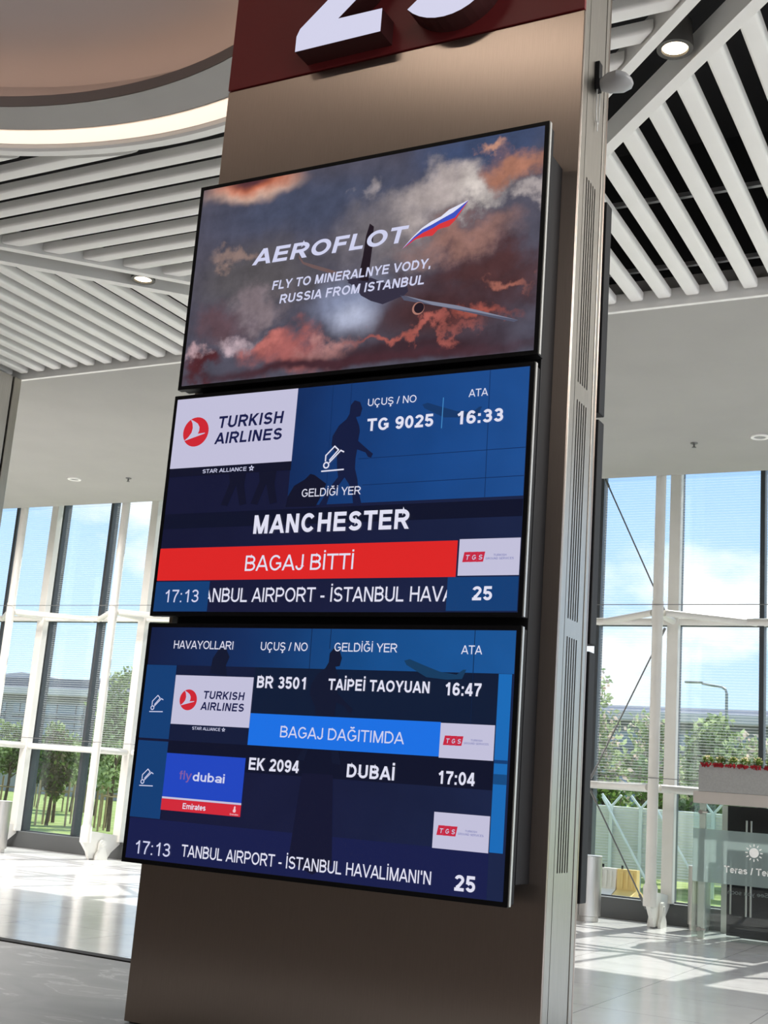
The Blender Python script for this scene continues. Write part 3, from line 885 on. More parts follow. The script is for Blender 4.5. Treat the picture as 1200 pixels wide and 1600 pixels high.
def lettering(scr, name, body, u0, u1, vb, cap, m, bold=0.0, slant=0.0, layer=3):
    """flat writing on a display: left u0, right u1, baseline vb, capital height cap (metres from the display's top left)"""
    w = 0.125 if not bold else min(0.125 + bold * 2.6, 0.205)
    bm = NB()
    write_text(bm, body, u0, u1, cap, w, lambda u, hh: (scr['_x'] + u, YS - 0.0007 * layer, scr['_z'] - vb + hh), slant)
    bm.normal_update()
    for f in list(bm.faces):
        if f.normal.y > 0: f.normal_flip()
    return obj(name, bm, m, scr)
def shape(scr, name, pts, m, layer=1):
    bm = NB()
    x0, z0 = scr['_x'], scr['_z']
    A = [bm.verts.new((x0 + u, YS - 0.0007 * layer, z0 - v)) for u, v in pts]
    bm.faces.new(A); bm.normal_update()
    bm.faces.ensure_lookup_table()
    if bm.faces[0].normal.y > 0: bmesh.ops.reverse_faces(bm, faces=bm.faces)
    return obj(name, bm, m, scr)
def rect(scr, name, u0, v0, u1, v1, m, layer=1):
    return shape(scr, name, [(u0, v0), (u1, v0), (u1, v1), (u0, v1)], m, layer)
def circle(scr, name, u, v, r, m, layer, ry=None, n=32):
    return shape(scr, name, [(u + r * math.cos(2 * PI * i / n), v + (ry or r) * math.sin(2 * PI * i / n)) for i in range(n)], m, layer)
def strokes(scr, name, lines, wd, m, layer):
    bm = NB()
    x0, z0 = scr['_x'], scr['_z']
    y = YS - 0.0007 * layer
    for pts in lines:
        for (a, b), (c, d) in zip(pts, pts[1:]):
            p = Vector((a, b)); q = Vector((c, d)); t = (q - p)
            if t.length < 1e-6: continue
            t.normalize(); nn = Vector((-t.y, t.x)) * wd / 2; e = t * wd * 0.35
            Q = [p - e - nn, p - e + nn, q + e + nn, q + e - nn]
            f = bm.faces.new([bm.verts.new((x0 + w_.x, y, z0 - w_.y)) for w_ in Q])
    bm.normal_update()
    for f in list(bm.faces):
        if f.normal.y > 0: f.normal_flip()
    return obj(name, bm, m, scr)

def display(x, z, label, bgmat):
    """black slim display whose top left corner is at x, z; returns its screen part"""
    t = thing('information_display', label, 'display', (x + W / 2, YS + 0.02, z - H), 'displays on the pillar front')
    bm = NB(); box(bm, x + 0.004, x + W - 0.004, YS + 0.024, -0.0965, z - H + 0.004, z - 0.004, 0.003); obj('casing', bm, case_m, t)
    bm = NB(); b = 0.0125
    for (xa, xb, za, zb) in ((x, x + W, z - b, z), (x, x + W, z - H, z - H + b), (x, x + b, z - H + b, z - b), (x + W - b, x + W, z - H + b, z - b)):
        box(bm, xa, xb, YS - 0.001, YS + 0.020, za, zb)
    obj('bezel', bm, black_m, t)
    bm = NB(); box(bm, x + W + 0.0005, x + W + 0.004, YS + 0.001, YS + 0.013, z - H + 0.002, z - 0.002)
    obj('silver_edge', bm, silver_m, t)
    bm = NB(); box(bm, x + b, x + W - b, YS + 0.0, YS + 0.018, z - H + b, z - b)
    s = obj('screen', bm, bgmat, t)
    s['_x'] = x; s['_z'] = z
    return s

# --- picture of the upper display: sunset clouds, painted by nodes
def cloud_mat(blobs):
    m = bpy.data.materials.new('display_sunset_clouds'); m.use_nodes = True
    t = m.node_tree; n = t.nodes; l = t.links
    B = bsdf(m); B.inputs['Base Color'].default_value = (0.005, 0.005, 0.006, 1); B.inputs['Roughness'].default_value = 0.25; B.inputs['Specular IOR Level'].default_value = 0.3
    tc = n.new('ShaderNodeTexCoord')
    mp = n.new('ShaderNodeMapping'); mp.vector_type = 'POINT'
    mp.inputs['Location'].default_value = (W / 2, 0, H); mp.inputs['Scale'].default_value = (1, 0, -1)
    l.new(tc.outputs['Object'], mp.inputs[0])
    def vm(op, a, b=None):
        q = n.new('ShaderNodeVectorMath'); q.operation = op
        for i, s in enumerate((a, b)):
            if s is None: continue
            if isinstance(s, tuple): q.inputs[i].default_value = s
            else: l.new(s, q.inputs[i])
        return q
    def nz(scale, detail, rough=0.6):
        q = n.new('ShaderNodeTexNoise'); q.inputs['Scale'].default_value = scale; q.inputs['Detail'].default_value = detail; q.inputs['Roughness'].default_value = rough
        l.new(mp.outputs[0], q.inputs['Vector']); return q
    def warp(scale, amp, detail):
        a = nz(scale, detail)
        b = vm('SUBTRACT', a.outputs['Color'], (0.5, 0.5, 0.5))
        c = vm('MULTIPLY', b.outputs[0], (amp, 0, amp))
        return vm('ADD', mp.outputs[0], c.outputs[0])
    w1 = warp(6.0, 0.34, 8); w2 = warp(3.5, 0.16, 4)
    col = None
    base = n.new('ShaderNodeRGB'); base.outputs[0].default_value = rgb(80, 78, 92)
    col = base.outputs[0]
    for (u, v, ru, rv, c, soft, wt) in blobs:
        s = vm('SUBTRACT', (w1 if wt else w2).outputs[0], (u, 0, v))
        d = vm('MULTIPLY', s.outputs[0], (1 / ru, 0, 1 / rv))
        ln = n.new('ShaderNodeVectorMath'); ln.operation = 'LENGTH'; l.new(d.outputs[0], ln.inputs[0])
        mr = n.new('ShaderNodeMapRange'); mr.interpolation_type = 'SMOOTHSTEP'
        mr.inputs['From Min'].default_value = 1.0; mr.inputs['From Max'].default_value = 1.0 - soft
        l.new(ln.outputs['Value'], mr.inputs[0])
        mx = n.new('ShaderNodeMixRGB'); l.new(mr.outputs[0], mx.inputs[0]); l.new(col, mx.inputs[1]); mx.inputs[2].default_value = rgb(*c)
        col = mx.outputs[0]
    dt = nz(14, 8, 0.62)
    mr = n.new('ShaderNodeMapRange'); mr.inputs['From Min'].default_value = 0.3; mr.inputs['From Max'].default_value = 0.7; mr.inputs['To Min'].default_value = 0.76; mr.inputs['To Max'].default_value = 1.2
    l.new(dt.outputs[0], mr.inputs[0])
    ml = n.new('ShaderNodeMixRGB'); ml.blend_type = 'MULTIPLY'; ml.inputs[0].default_value = 1; l.new(col, ml.inputs[1]); l.new(mr.outputs[0], ml.inputs[2])
    l.new(ml.outputs[0], B.inputs['Emission Color']); B.inputs['Emission Strength'].default_value = 1.0
    return m
BL = [
    # u, v, ru, rv, colour, softness, strongly warped
    (0.45, 0.14, 0.60, 0.16, (70, 76, 98), 0.8, 0),
    (1.05, 0.04, 0.35, 0.12, (58, 72, 104), 0.7, 0),
    (0.25, 0.36, 0.35, 0.16, (88, 84, 88), 0.8, 0),
    (0.75, 0.28, 0.28, 0.18, (118, 112, 118), 0.9, 1),
    (0.90, 0.18, 0.22, 0.12, (176, 164, 162), 0.8, 1),
    (1.02, 0.20, 0.16, 0.08, (206, 196, 190), 0.9, 1),
    (1.13, 0.13, 0.13, 0.08, (172, 118, 98), 0.9, 1),
    (1.04, 0.06, 0.06, 0.03, (190, 140, 120), 0.9, 1),
    (0.97, 0.33, 0.25, 0.09, (150, 112, 104), 0.9, 1),
    (1.20, 0.22, 0.06, 0.05, (170, 160, 160), 0.9, 1),
    (1.05, 0.44, 0.32, 0.12, (78, 50, 52), 0.8, 1),
    (0.93, 0.55, 0.40, 0.13, (70, 46, 50), 0.8, 0),
    (0.22, 0.035, 0.26, 0.075, (212, 176, 158), 0.7, 0),
    (0.22, 0.018, 0.24, 0.062, (188, 104, 76), 0.8, 0),
    (0.20, 0.005, 0.15, 0.042, (82, 48, 54), 0.8, 0),
    (0.15, 0.275, 0.13, 0.035, (140, 118, 112), 0.9, 1),
    (0.66, 0.13, 0.05, 0.05, (150, 142, 146), 0.9, 1),
    (0.30, 0.46, 0.16, 0.09, (132, 118, 124), 0.9, 1),
    (0.60, 0.47, 0.20, 0.12, (134, 142, 170), 0.9, 0),
    (0.63, 0.53, 0.12, 0.08, (176, 182, 206), 0.9, 0),
    (0.14, 0.50, 0.14, 0.10, (96, 74, 82), 0.8, 1),
    (0.20, 0.57, 0.10, 0.06, (190, 168, 176), 0.9, 1),
    (0.40, 0.63, 0.20, 0.10, (158, 92, 90), 0.7, 1),
    (0.32, 0.60, 0.10, 0.05, (190, 112, 106), 0.9, 1),
    (0.56, 0.62, 0.14, 0.05, (180, 130, 128), 0.9, 1),
    (0.08, 0.64, 0.10, 0.06, (78, 38, 44), 0.8, 1),
    (0.06, 0.60, 0.05, 0.04, (180, 150, 156), 0.9, 1),
    (0.85, 0.66, 0.45, 0.06, (62, 42, 50), 0.7, 0),
    (0.85, 0.615, 0.30, 0.022, (166, 90, 82), 0.9, 1),
    (1.08, 0.58, 0.14, 0.028, (160, 84, 74), 0.9, 1),
    (1.13, 0.47, 0.09, 0.022, (158, 98, 86), 0.9, 1),
    (0.62, 0.68, 0.9, 0.03, (70, 42, 50), 0.8, 0),
]
S1X, S1Z = -1.4838, 3.5205
S2X, S2Z = -1.4910, 2.7852
S3X, S3Z = -1.4907, 2.0475
txt = screen_mat('white_text', 222, 222, 240)
txt2 = screen_mat('lilac_text', 206, 208, 236)
panel = screen_mat('white_panel', 194, 192, 218)
s1 = display(S1X, S1Z, 'top display on the pillar, showing an airline picture of a jet in sunset clouds', cloud_mat(BL))
jet_dark = screen_mat('jet_dark', 34, 24, 34); jet_mid = screen_mat('jet_grey', 52, 48, 66); wing = screen_mat('jet_wing', 128, 132, 152); wing2 = screen_mat('jet_wing_shade', 84, 86, 106)
shape(s1, 'jet_wing', [(0.415, 0.301), (0.428, 0.319), (0.436, 0.329), (0.526, 0.364), (0.599, 0.395), (0.527, 0.377), (0.468, 0.353), (0.433, 0.335), (0.417, 0.313)], screen_mat('jet_tip', 110, 88, 88), 1)
shape(s1, 'jet_body', [(0.602, 0.421), (0.629, 0.415), (0.684, 0.415), (0.74, 0.442), (0.81, 0.457), (0.815, 0.476), (0.803, 0.487), (0.732, 0.507), (0.69, 0.491), (0.654, 0.469), (0.63, 0.434)], jet_mid, 2)
shape(s1, 'jet_fin', [(0.665, 0.235), (0.68, 0.247), (0.681, 0.306), (0.676, 0.402), (0.677, 0.425), (0.639, 0.42), (0.65, 0.34), (0.655, 0.276)], jet_dark, 3)
shape(s1, 'jet_tailplane', [(0.600, 0.412), (0.64, 0.408), (0.66, 0.428), (0.62, 0.432)], jet_mid, 3)
shape(s1, 'jet_wing', [(0.789, 0.485), (0.873, 0.514), (0.98, 0.543), (1.038, 0.563), (1.172, 0.608), (1.159, 0.612), (1.076, 0.586), (0.933, 0.54), (0.874, 0.523), (0.803, 0.503)], wing2, 2)
shape(s1, 'jet_wing_light', [(0.80, 0.487), (0.873, 0.512), (0.98, 0.541), (1.038, 0.561), (1.172, 0.608), (1.03, 0.566), (0.90, 0.53)], wing, 3)
circle(s1, 'jet_engine', 0.853, 0.535, 0.020, screen_mat('engine_rim', 170, 120, 108), 3)
circle(s1, 'jet_engine', 0.856, 0.534, 0.0165, jet_dark, 4)
lettering(s1, 'airline_name', 'AEROFLOT', 0.243, 0.792, 0.316, 0.0535, txt2, bold=0.04, slant=0.22, layer=6)
FU = [(0.785, 0.338), (0.815, 0.306), (0.846, 0.279), (0.877, 0.262), (0.908, 0.251), (0.933, 0.233), (0.996, 0.212)]
F1 = [(0.785, 0.338), (0.822, 0.304), (0.849, 0.284), (0.881, 0.272), (0.909, 0.260), (0.946, 0.245), (0.996, 0.212)]
F2 = [(0.785, 0.338), (0.825, 0.308), (0.853, 0.294), (0.885, 0.284), (0.905, 0.274), (0.954, 0.262), (0.996, 0.212)]
F3 = [(0.785, 0.338), (0.829, 0.312), (0.861, 0.308), (0.884, 0.309), (0.902, 0.291), (0.937, 0.287), (0.957, 0.269), (0.996, 0.212)]
shape(s1, 'flag_logo', FU + F1[::-1][1:-1], screen_mat('flag_white', 225, 226, 245), 6)
shape(s1, 'flag_logo', F1 + F2[::-1][1:-1], screen_mat('flag_blue', 62, 82, 190), 6)
shape(s1, 'flag_logo', F2 + F3[::-1][1:-1], screen_mat('flag_red', 214, 56, 60), 6)
lettering(s1, 'slogan', 'FLY TO MINERALNYE VODY,', 0.329, 0.884, 0.411, 0.030, txt2, bold=0.022, slant=0.12, layer=6)
lettering(s1, 'slogan', 'RUSSIA FROM ISTANBUL', 0.362, 0.866, 0.461, 0.030, txt2, bold=0.022, slant=0.12, layer=6)

def grad_mat(name, stops_u, bottom=1.0, top_v=0.0, bot_v=0.4):
    """display colour that varies across u, scaled downwards"""
    m = bpy.data.materials.new('display_' + name); m.use_nodes = True
    t = m.node_tree; n = t.nodes; l = t.links
    B = bsdf(m); B.inputs['Base Color'].default_value = (0.005, 0.005, 0.006, 1); B.inputs['Roughness'].default_value = 0.25; B.inputs['Specular IOR Level'].default_value = 0.3
    tc = n.new('ShaderNodeTexCoord'); sp = n.new('ShaderNodeSeparateXYZ'); l.new(tc.outputs['Object'], sp.inputs[0])
    mu = n.new('ShaderNodeMapRange'); mu.inputs['From Min'].default_value = -W / 2; mu.inputs['From Max'].default_value = W / 2; l.new(sp.outputs['X'], mu.inputs[0])
    r = n.new('ShaderNodeValToRGB'); l.new(mu.outputs[0], r.inputs[0])
    while len(r.color_ramp.elements) < len(stops_u): r.color_ramp.elements.new(0.5)
    for e_, (p, c) in zip(r.color_ramp.elements, stops_u): e_.position = p; e_.color = rgb(*c)
    nz = n.new('ShaderNodeTexNoise'); nz.inputs['Scale'].default_value = 6; l.new(tc.outputs['Object'], nz.inputs['Vector'])
    mv = n.new('ShaderNodeMapRange'); mv.inputs['From Min'].default_value = H - top_v; mv.inputs['From Max'].default_value = H - bot_v; mv.inputs['To Min'].default_value = 1.0; mv.inputs['To Max'].default_value = bottom; l.new(sp.outputs['Z'], mv.inputs[0])
    mn = n.new('ShaderNodeMapRange'); mn.inputs['To Min'].default_value = 0.8; mn.inputs['To Max'].default_value = 1.2; l.new(nz.outputs[0], mn.inputs[0])
    mm = n.new('ShaderNodeMath'); mm.operation = 'MULTIPLY'; l.new(mv.outputs[0], mm.inputs[0]); l.new(mn.outputs[0], mm.inputs[1])
    ml = n.new('ShaderNodeMixRGB'); ml.blend_type = 'MULTIPLY'; ml.inputs[0].default_value = 1; l.new(r.outputs[0], ml.inputs[1]); l.new(mm.outputs[0], ml.inputs[2])
    l.new(ml.outputs[0], B.inputs['Emission Color']); B.inputs['Emission Strength'].default_value = 1.0
    return m

navy = grad_mat('navy', [(0, (20, 22, 50)), (0.5, (22, 26, 56)), (1, (24, 34, 66))], 1.1, 0.0, 0.7)
skyblue = grad_mat('blue_hall', [(0.38, (18, 44, 92)), (0.5, (20, 56, 112)), (0.75, (24, 70, 134)), (1, (30, 78, 144))], 0.95, 0.0, 0.38)
skyblue3 = grad_mat('blue_header', [(0.0, (20, 30, 66)), (0.3, (19, 44, 90)), (0.6, (20, 74, 134)), (1, (26, 86, 152))], 1.0, 0.0, 0.2)
fig = screen_mat('figure', 20, 28, 62); fig2 = screen_mat('figure_dim', 18, 20, 42); line_d = screen_mat('seam_line', 16, 44, 92); plane_d = screen_mat('small_jet', 22, 56, 104)
band_d = screen_mat('dark_band', 15, 19, 42); band_b = screen_mat('blue_band', 22, 36, 70)
red_p = screen_mat('red_bar', 220, 38, 38); tk_red = screen_mat('logo_red', 204, 40, 52); navy_t = screen_mat('navy_text', 26, 30, 74)
box_b = screen_mat('blue_box', 20, 62, 116); tgs_r = screen_mat('service_logo_red', 196, 40, 66); tgs_t = screen_mat('service_text', 118, 122, 178)
cyan = screen_mat('cyan_line', 70, 140, 200)

MAN = [(0.658, 0.083), (0.671, 0.068), (0.69, 0.075), (0.699, 0.096), (0.694, 0.119), (0.68, 0.121), (0.693, 0.148), (0.697, 0.165), (0.694, 0.195), (0.733, 0.227), (0.747, 0.237), (0.742, 0.249), (0.731, 0.246), (0.722, 0.232), (0.693, 0.221), (0.69, 0.247), (0.691, 0.279), (0.702, 0.312), (0.708, 0.345), (0.719, 0.378), (0.723, 0.391), (0.695, 0.389), (0.687, 0.35), (0.674, 0.324), (0.658, 0.304), (0.635, 0.335), (0.612, 0.357), (0.604, 0.386), (0.578, 0.385), (0.594, 0.359), (0.62, 0.321), (0.636, 0.302), (0.629, 0.269), (0.626, 0.236), (0.604, 0.202), (0.605, 0.175), (0.624, 0.143), (0.648, 0.125), (0.657, 0.109)]
BAG = [(0.462, 0.386), (0.467, 0.353), (0.486, 0.321), (0.522, 0.303), (0.539, 0.287), (0.554, 0.291), (0.597, 0.32), (0.592, 0.339), (0.567, 0.388)]
JET = [(0.896, 0.099), (0.913, 0.095), (0.958, 0.111), (1.006, 0.127), (1.056, 0.134), (1.075, 0.12), (1.084, 0.12), (1.073, 0.145), (1.028, 0.148), (0.967, 0.143), (0.904, 0.111)]
def bird(scr, u, v, k, layer, ry=1.0):
    circle(scr, 'airline_logo', u, v, 0.0495 * k, tk_red, layer, 0.0485 * k)
    P = [(-0.025, -0.043), (-0.010, -0.036), (0.005, -0.027), (0.013, -0.015), (0.013, -0.003), (0.009, 0.007), (0.037, 0.005), (0.035, 0.008), (-0.043, 0.028), (-0.027, 0.016), (-0.016, 0.002), (-0.013, -0.013), (-0.016, -0.029), (-0.022, -0.039)]
    shape(scr, 'airline_logo', [(u + a * k, v + b * k) for a, b in P], panel, layer + 1)
def star(scr, u, v, r, m, layer):
    P = [(u + (r if i % 2 == 0 else r * 0.42) * math.sin(PI * i / 5), v - (r if i % 2 == 0 else r * 0.42) * math.cos(PI * i / 5)) for i in range(11)]
    strokes(scr, 'alliance_star', [P], r * 0.28, m, layer)
def trolley(scr, u, v, k, m, layer):
    """the baggage cart icon"""
    c = [(0.014 + 0.0085 * math.cos(2 * PI * i / 14), -0.018 + 0.0085 * math.sin(2 * PI * i / 14)) for i in range(15)]
    L = [c, [(0.0, 0.0), (0.074, -0.002)], [(0.010, -0.031), (0.010, -0.048), (0.038, -0.075), (0.052, -0.063), (0.024, -0.033)], [(0.024, -0.026), (0.060, -0.061), (0.070, -0.056)]]
    strokes(scr, 'baggage_icon', [[(u + a * k, v + b * k) for a, b in q] for q in L], 0.0042 * k, m, layer)
def service_logo(scr, u0, v0, u1, v1):
    rect(scr, 'service_panel', u0, v0, u1, v1, panel, 5)
    w_ = u1 - u0; h_ = v1 - v0
    for i in range(3):
        a = u0 + w_ * (0.065 + 0.115 * i); sk = w_ * 0.028; ww = w_ * 0.115
        shape(scr, 'service_logo', [(a + sk, v0 + h_ * 0.36), (a + ww + sk, v0 + h_ * 0.355), (a + ww, v0 + h_ * 0.63), (a, v0 + h_ * 0.635)], tgs_r, 6)
    for i, ch in enumerate('TGS'):
        a = u0 + w_ * (0.115 + 0.108 * i)
        lettering(scr, 'service_logo_letter', ch, a, a + w_ * 0.062, v0 + h_ * 0.575, h_ * 0.135, panel, bold=0.02, slant=0.15, layer=7)
    lettering(scr, 'service_name', 'TURKISH', u0 + w_ * 0.575, u0 + w_ * 0.785, v0 + h_ * 0.485, h_ * 0.058, tgs_t, layer=6, bold=0.01)
    lettering(scr, 'service_name', 'GROUND SERVICES', u0 + w_ * 0.45, u0 + w_ * 0.905, v0 + h_ * 0.575, h_ * 0.058, tgs_t, layer=6, bold=0.01)

# --- middle display
s2 = display(S2X, S2Z, 'middle display on the pillar, with the arrival from Manchester and a red bar', navy)
shape(s2, 'picture', [(0.466, 0.0135), (1.221, 0.0135), (1.221, 0.383), (0.56, 0.383), (0.466, 0.37)], skyblue, 1)
rect(s2, 'picture', 0.0135, 0.392, 1.221, 0.44, band_d, 1)
for q_ in [[(0.592, 0.0135), (0.600, 0.383)], [(0.656, 0.0135), (0.657, 0.08)], [(1.103, 0.0135), (1.108, 0.382)], [(0.7, 0.25), (1.22, 0.247)], [(0.72, 0.33), (1.22, 0.327)]]:
    strokes(s2, 'picture_line', [q_], 0.002, line_d, 2)
shape(s2, 'picture_jet', JET, plane_d, 2)
shape(s2, 'picture_bag', BAG, fig2, 2)
shape(s2, 'picture_walker', MAN, fig, 3)
for du in (0.22, 0.33):
    shape(s2, 'picture_legs', [(0.02 + du, 0.25), (0.09 + du, 0.25), (0.085 + du, 0.31), (0.10 + du, 0.37), (0.075 + du, 0.375), (0.055 + du, 0.31), (0.03 + du, 0.375), (0.005 + du, 0.37), (0.03 + du, 0.30)], fig2, 2)
rect(s2, 'airline_panel', 0.0135, 0.0135, 0.469, 0.244, panel, 4)
rect(s2, 'airline_panel_foot', 0.0135, 0.244, 0.469, 0.272, fig2, 3)
bird(s2, 0.100, 0.127, 1.0, 5)
lettering(s2, 'airline_name', 'TURKISH', 0.183, 0.423, 0.1215, 0.039, navy_t, bold=0.028, slant=0.10, layer=6)
lettering(s2, 'airline_name', 'AIRLINES', 0.177, 0.425, 0.173, 0.037, navy_t, bold=0.028, slant=0.10, layer=6)
lettering(s2, 'alliance_name', 'STAR ALLIANCE', 0.144, 0.309, 0.2655, 0.0125, txt2, bold=0.008, layer=6)
star(s2, 0.327, 0.2585, 0.0085, txt2, 6)
trolley(s2, 0.579, 0.282, 1.0, txt, 6)
lettering(s2, 'heading', 'UÇUŞ / NO', 0.718, 0.877, 0.091, 0.0225, txt, layer=6)
lettering(s2, 'heading', 'ATA', 1.042, 1.101, 0.0895, 0.0225, txt, layer=6)
lettering(s2, 'flight_number_lettering', 'TG 9025', 0.721, 0.936, 0.168, 0.038, txt, bold=0.03, layer=6)
strokes(s2, 'divider', [[(0.9635, 0.085), (0.9635, 0.175)]], 0.0025, cyan, 6)
lettering(s2, 'arrival_time', '16:33', 1.008, 1.151, 0.1685, 0.039, txt, bold=0.03, layer=6)
lettering(s2, 'heading', 'GELDİĞİ YER', 0.517, 0.717, 0.358, 0.0245, txt, layer=6)
lettering(s2, 'origin_city', 'MANCHESTER', 0.357, 0.882, 0.4655, 0.0575, txt, bold=0.032, layer=6)
rect(s2, 'status_bar', 0.0135, 0.503, 1.036, 0.605, red_p, 4)
lettering(s2, 'status_text', 'BAGAJ BİTTİ', 0.340, 0.712, 0.579, 0.047, txt, layer=6)
service_logo(s2, 1.042, 0.500, 1.2215, 0.602)
lettering(s2, 'scrolling_lettering', 'ANBUL AIRPORT - İSTANBUL HAVA', 0.195, 1.036, 0.673, 0.0425, txt, bold=0.004, layer=5)
rect(s2, 'clock_box', 0.0135, 0.609, 0.217, 0.7015, box_b, 6)
rect(s2, 'belt_box', 1.0135, 0.606, 1.2215, 0.699, box_b, 6)
lettering(s2, 'clock', '17:13', 0.051, 0.181, 0.6735, 0.039, txt2, layer=7)
lettering(s2, 'belt_number', '25', 1.090, 1.148, 0.6705, 0.0385, txt, bold=0.03, layer=7)

# --- lower display
s3 = display(S3X, S3Z, 'lowest display on the pillar, listing the Taipei and Dubai flights', navy)
rect(s3, 'picture', 0.0135, 0.0135, 1.221, 0.128, skyblue3, 1)
rect(s3, 'picture', 0.41, 0.128, 1.177, 0.353, screen_mat('row_dark', 15, 28, 54), 1)
rect(s3, 'picture', 0.127, 0.128, 0.41, 0.353, screen_mat('row_navy', 20, 28, 58), 1)
rect(s3, 'picture', 0.127, 0.353, 1.177, 0.43, band_d, 1)
rect(s3, 'picture', 0.0135, 0.585, 1.177, 0.7015, screen_mat('row_foot', 24, 30, 74), 1)
for q_ in [[(0.592, 0.0135), (0.594, 0.128)], [(0.656, 0.0135), (0.656, 0.07)], [(1.103, 0.0135), (1.106, 0.353)]]:
    strokes(s3, 'picture_line', [q_], 0.002, screen_mat('seam_dark', 14, 32, 66), 2)
shape(s3, 'picture_jet', JET, screen_mat('jet_teal', 22, 60, 96), 2)
shape(s3, 'picture_walker', [(a, b) for a, b in MAN], screen_mat('figure_low', 18, 24, 48), 3)
shape(s3, 'picture_walker', [(0.25, 0.15), (0.255, 0.105), (0.275, 0.075), (0.30, 0.075), (0.315, 0.10), (0.305, 0.125), (0.312, 0.156)], screen_mat('figure_low', 18, 24, 48), 2)
shape(s3, 'picture_reflection', [(0.60, 0.42), (0.70, 0.42), (0.72, 0.66), (0.66, 0.69), (0.58, 0.66)], screen_mat('figure_reflection', 20, 22, 48), 2)
for v0, v1 in ((0.129, 0.350), (0.3575, 0.583)):
    rect(s3, 'icon_box', 0.0135, v0, 0.126, v1, box_b, 4)
trolley(s3, 0.044, 0.271, 0.66, txt2, 6)
trolley(s3, 0.038, 0.491, 0.66, txt2, 6)
blue_s = screen_mat('strip_blue', 26, 106, 182); blue_s2 = screen_mat('strip_dark', 22, 74, 128)
rect(s3, 'side_strip', 1.179, 0.129, 1.2165, 0.585, blue_s, 4)
rect(s3, 'side_strip_band', 1.179, 0.352, 1.2165, 0.361, box_b, 5)
rect(s3, 'side_strip_band', 1.179, 0.388, 1.2165, 0.414, blue_s2, 5)
lettering(s3, 'heading', 'HAVAYOLLARI', 0.108, 0.326, 0.078, 0.0245, txt, layer=6)
lettering(s3, 'heading', 'UÇUŞ / NO', 0.424, 0.584, 0.0785, 0.0245, txt, layer=6)
lettering(s3, 'heading', 'GELDİĞİ YER', 0.673, 0.873, 0.0775, 0.0245, txt, layer=6)
lettering(s3, 'heading', 'ATA', 1.067, 1.128, 0.0785, 0.0235, txt, layer=6)
rect(s3, 'airline_panel', 0.127, 0.158, 0.409, 0.304, panel, 4)
bird(s3, 0.183, 0.231, 0.64, 5)
lettering(s3, 'airline_name', 'TURKISH', 0.236, 0.382, 0.226, 0.0235, navy_t, bold=0.026, slant=0.10, layer=6)
lettering(s3, 'airline_name', 'AIRLINES', 0.231, 0.385, 0.259, 0.0235, navy_t, bold=0.026, slant=0.10, layer=6)
lettering(s3, 'alliance_name', 'STAR ALLIANCE', 0.209, 0.310, 0.318, 0.009, txt2, bold=0.006, layer=6)
star(s3, 0.3215, 0.3135, 0.0055, txt2, 6)
lettering(s3, 'flight_number_lettering', 'BR 3501', 0.423, 0.591, 0.188, 0.0345, txt, bold=0.026, layer=6)
lettering(s3, 'origin_city', 'TAİPEİ TAOYUAN', 0.663, 0.980, 0.1865, 0.0315, txt, bold=0.026, layer=6)
lettering(s3, 'arrival_time', '16:47', 1.025, 1.132, 0.190, 0.0345, txt, bold=0.026, layer=6)
rect(s3, 'status_bar', 0.4095, 0.2615, 1.020, 0.3525, screen_mat('status_blue', 28, 112, 226), 4)
lettering(s3, 'status_text', 'BAGAJ DAĞITIMDA', 0.518, 0.914, 0.3255, 0.032, txt2, layer=6)
service_logo(s3, 1.020, 0.2635, 1.1765, 0.355)
lettering(s3, 'flight_number_lettering', 'EK 2094', 0.422, 0.590, 0.422, 0.0345, txt, bold=0.026, layer=6)
lettering(s3, 'origin_city', 'DUBAİ', 0.745, 0.892, 0.423, 0.036, txt, bold=0.026, layer=6)
lettering(s3, 'arrival_time', '17:04', 1.021, 1.128, 0.4225, 0.034, txt, bold=0.026, layer=6)
rect(s3, 'airline_panel', 0.1245, 0.390, 0.408, 0.517, screen_mat('airline_blue', 34, 70, 190), 4)
rect(s3, 'airline_panel', 0.1245, 0.517, 0.408, 0.5225, panel, 4)
rect(s3, 'airline_panel', 0.1245, 0.5225, 0.408, 0.5555, screen_mat('airline_red', 208, 42, 58), 4)
lettering(s3, 'airline_name', 'fly', 0.181, 0.226, 0.464, 0.026, screen_mat('faded_orange', 128, 92, 160), bold=0.004, layer=6)
lettering(s3, 'airline_name', 'dubai', 0.230, 0.343, 0.466, 0.026, txt2, bold=0.014, layer=6)
lettering(s3, 'airline_name', 'Emirates', 0.205, 0.287, 0.5475, 0.0165, txt, bold=0.014, layer=6)
for da, db, sc_ in ((0, 0, 1.0), (0.0005, -0.008, 0.6)):
    shape(s3, 'airline_emblem', [(0.3872 + da + a * sc_, 0.5385 + db + b * sc_) for a, b in ((0, -0.008), (0.004, -0.003), (0.0055, 0.002), (0.003, 0.006), (-0.003, 0.006), (-0.0055, 0.002), (-0.003, -0.003))], screen_mat('emblem_pink', 238, 196, 206), 6)
lettering(s3, 'airline_emblem', 'Emirates', 0.373, 0.402, 0.5525, 0.005, screen_mat('emblem_pink', 238, 196, 206), layer=6)
service_logo(s3, 1.0175, 0.4955, 1.1765, 0.5875)
lettering(s3, 'clock', '17:13', 0.046, 0.177, 0.687, 0.0375, txt2, layer=6)
lettering(s3, 'scrolling_lettering', "TANBUL AIRPORT - İSTANBUL HAVALİMANI'N", 0.217, 1.020, 0.681, 0.0335, txt, bold=0.004, layer=5)
lettering(s3, 'belt_number', '25', 1.088, 1.146, 0.688, 0.040, txt, bold=0.03, layer=6)

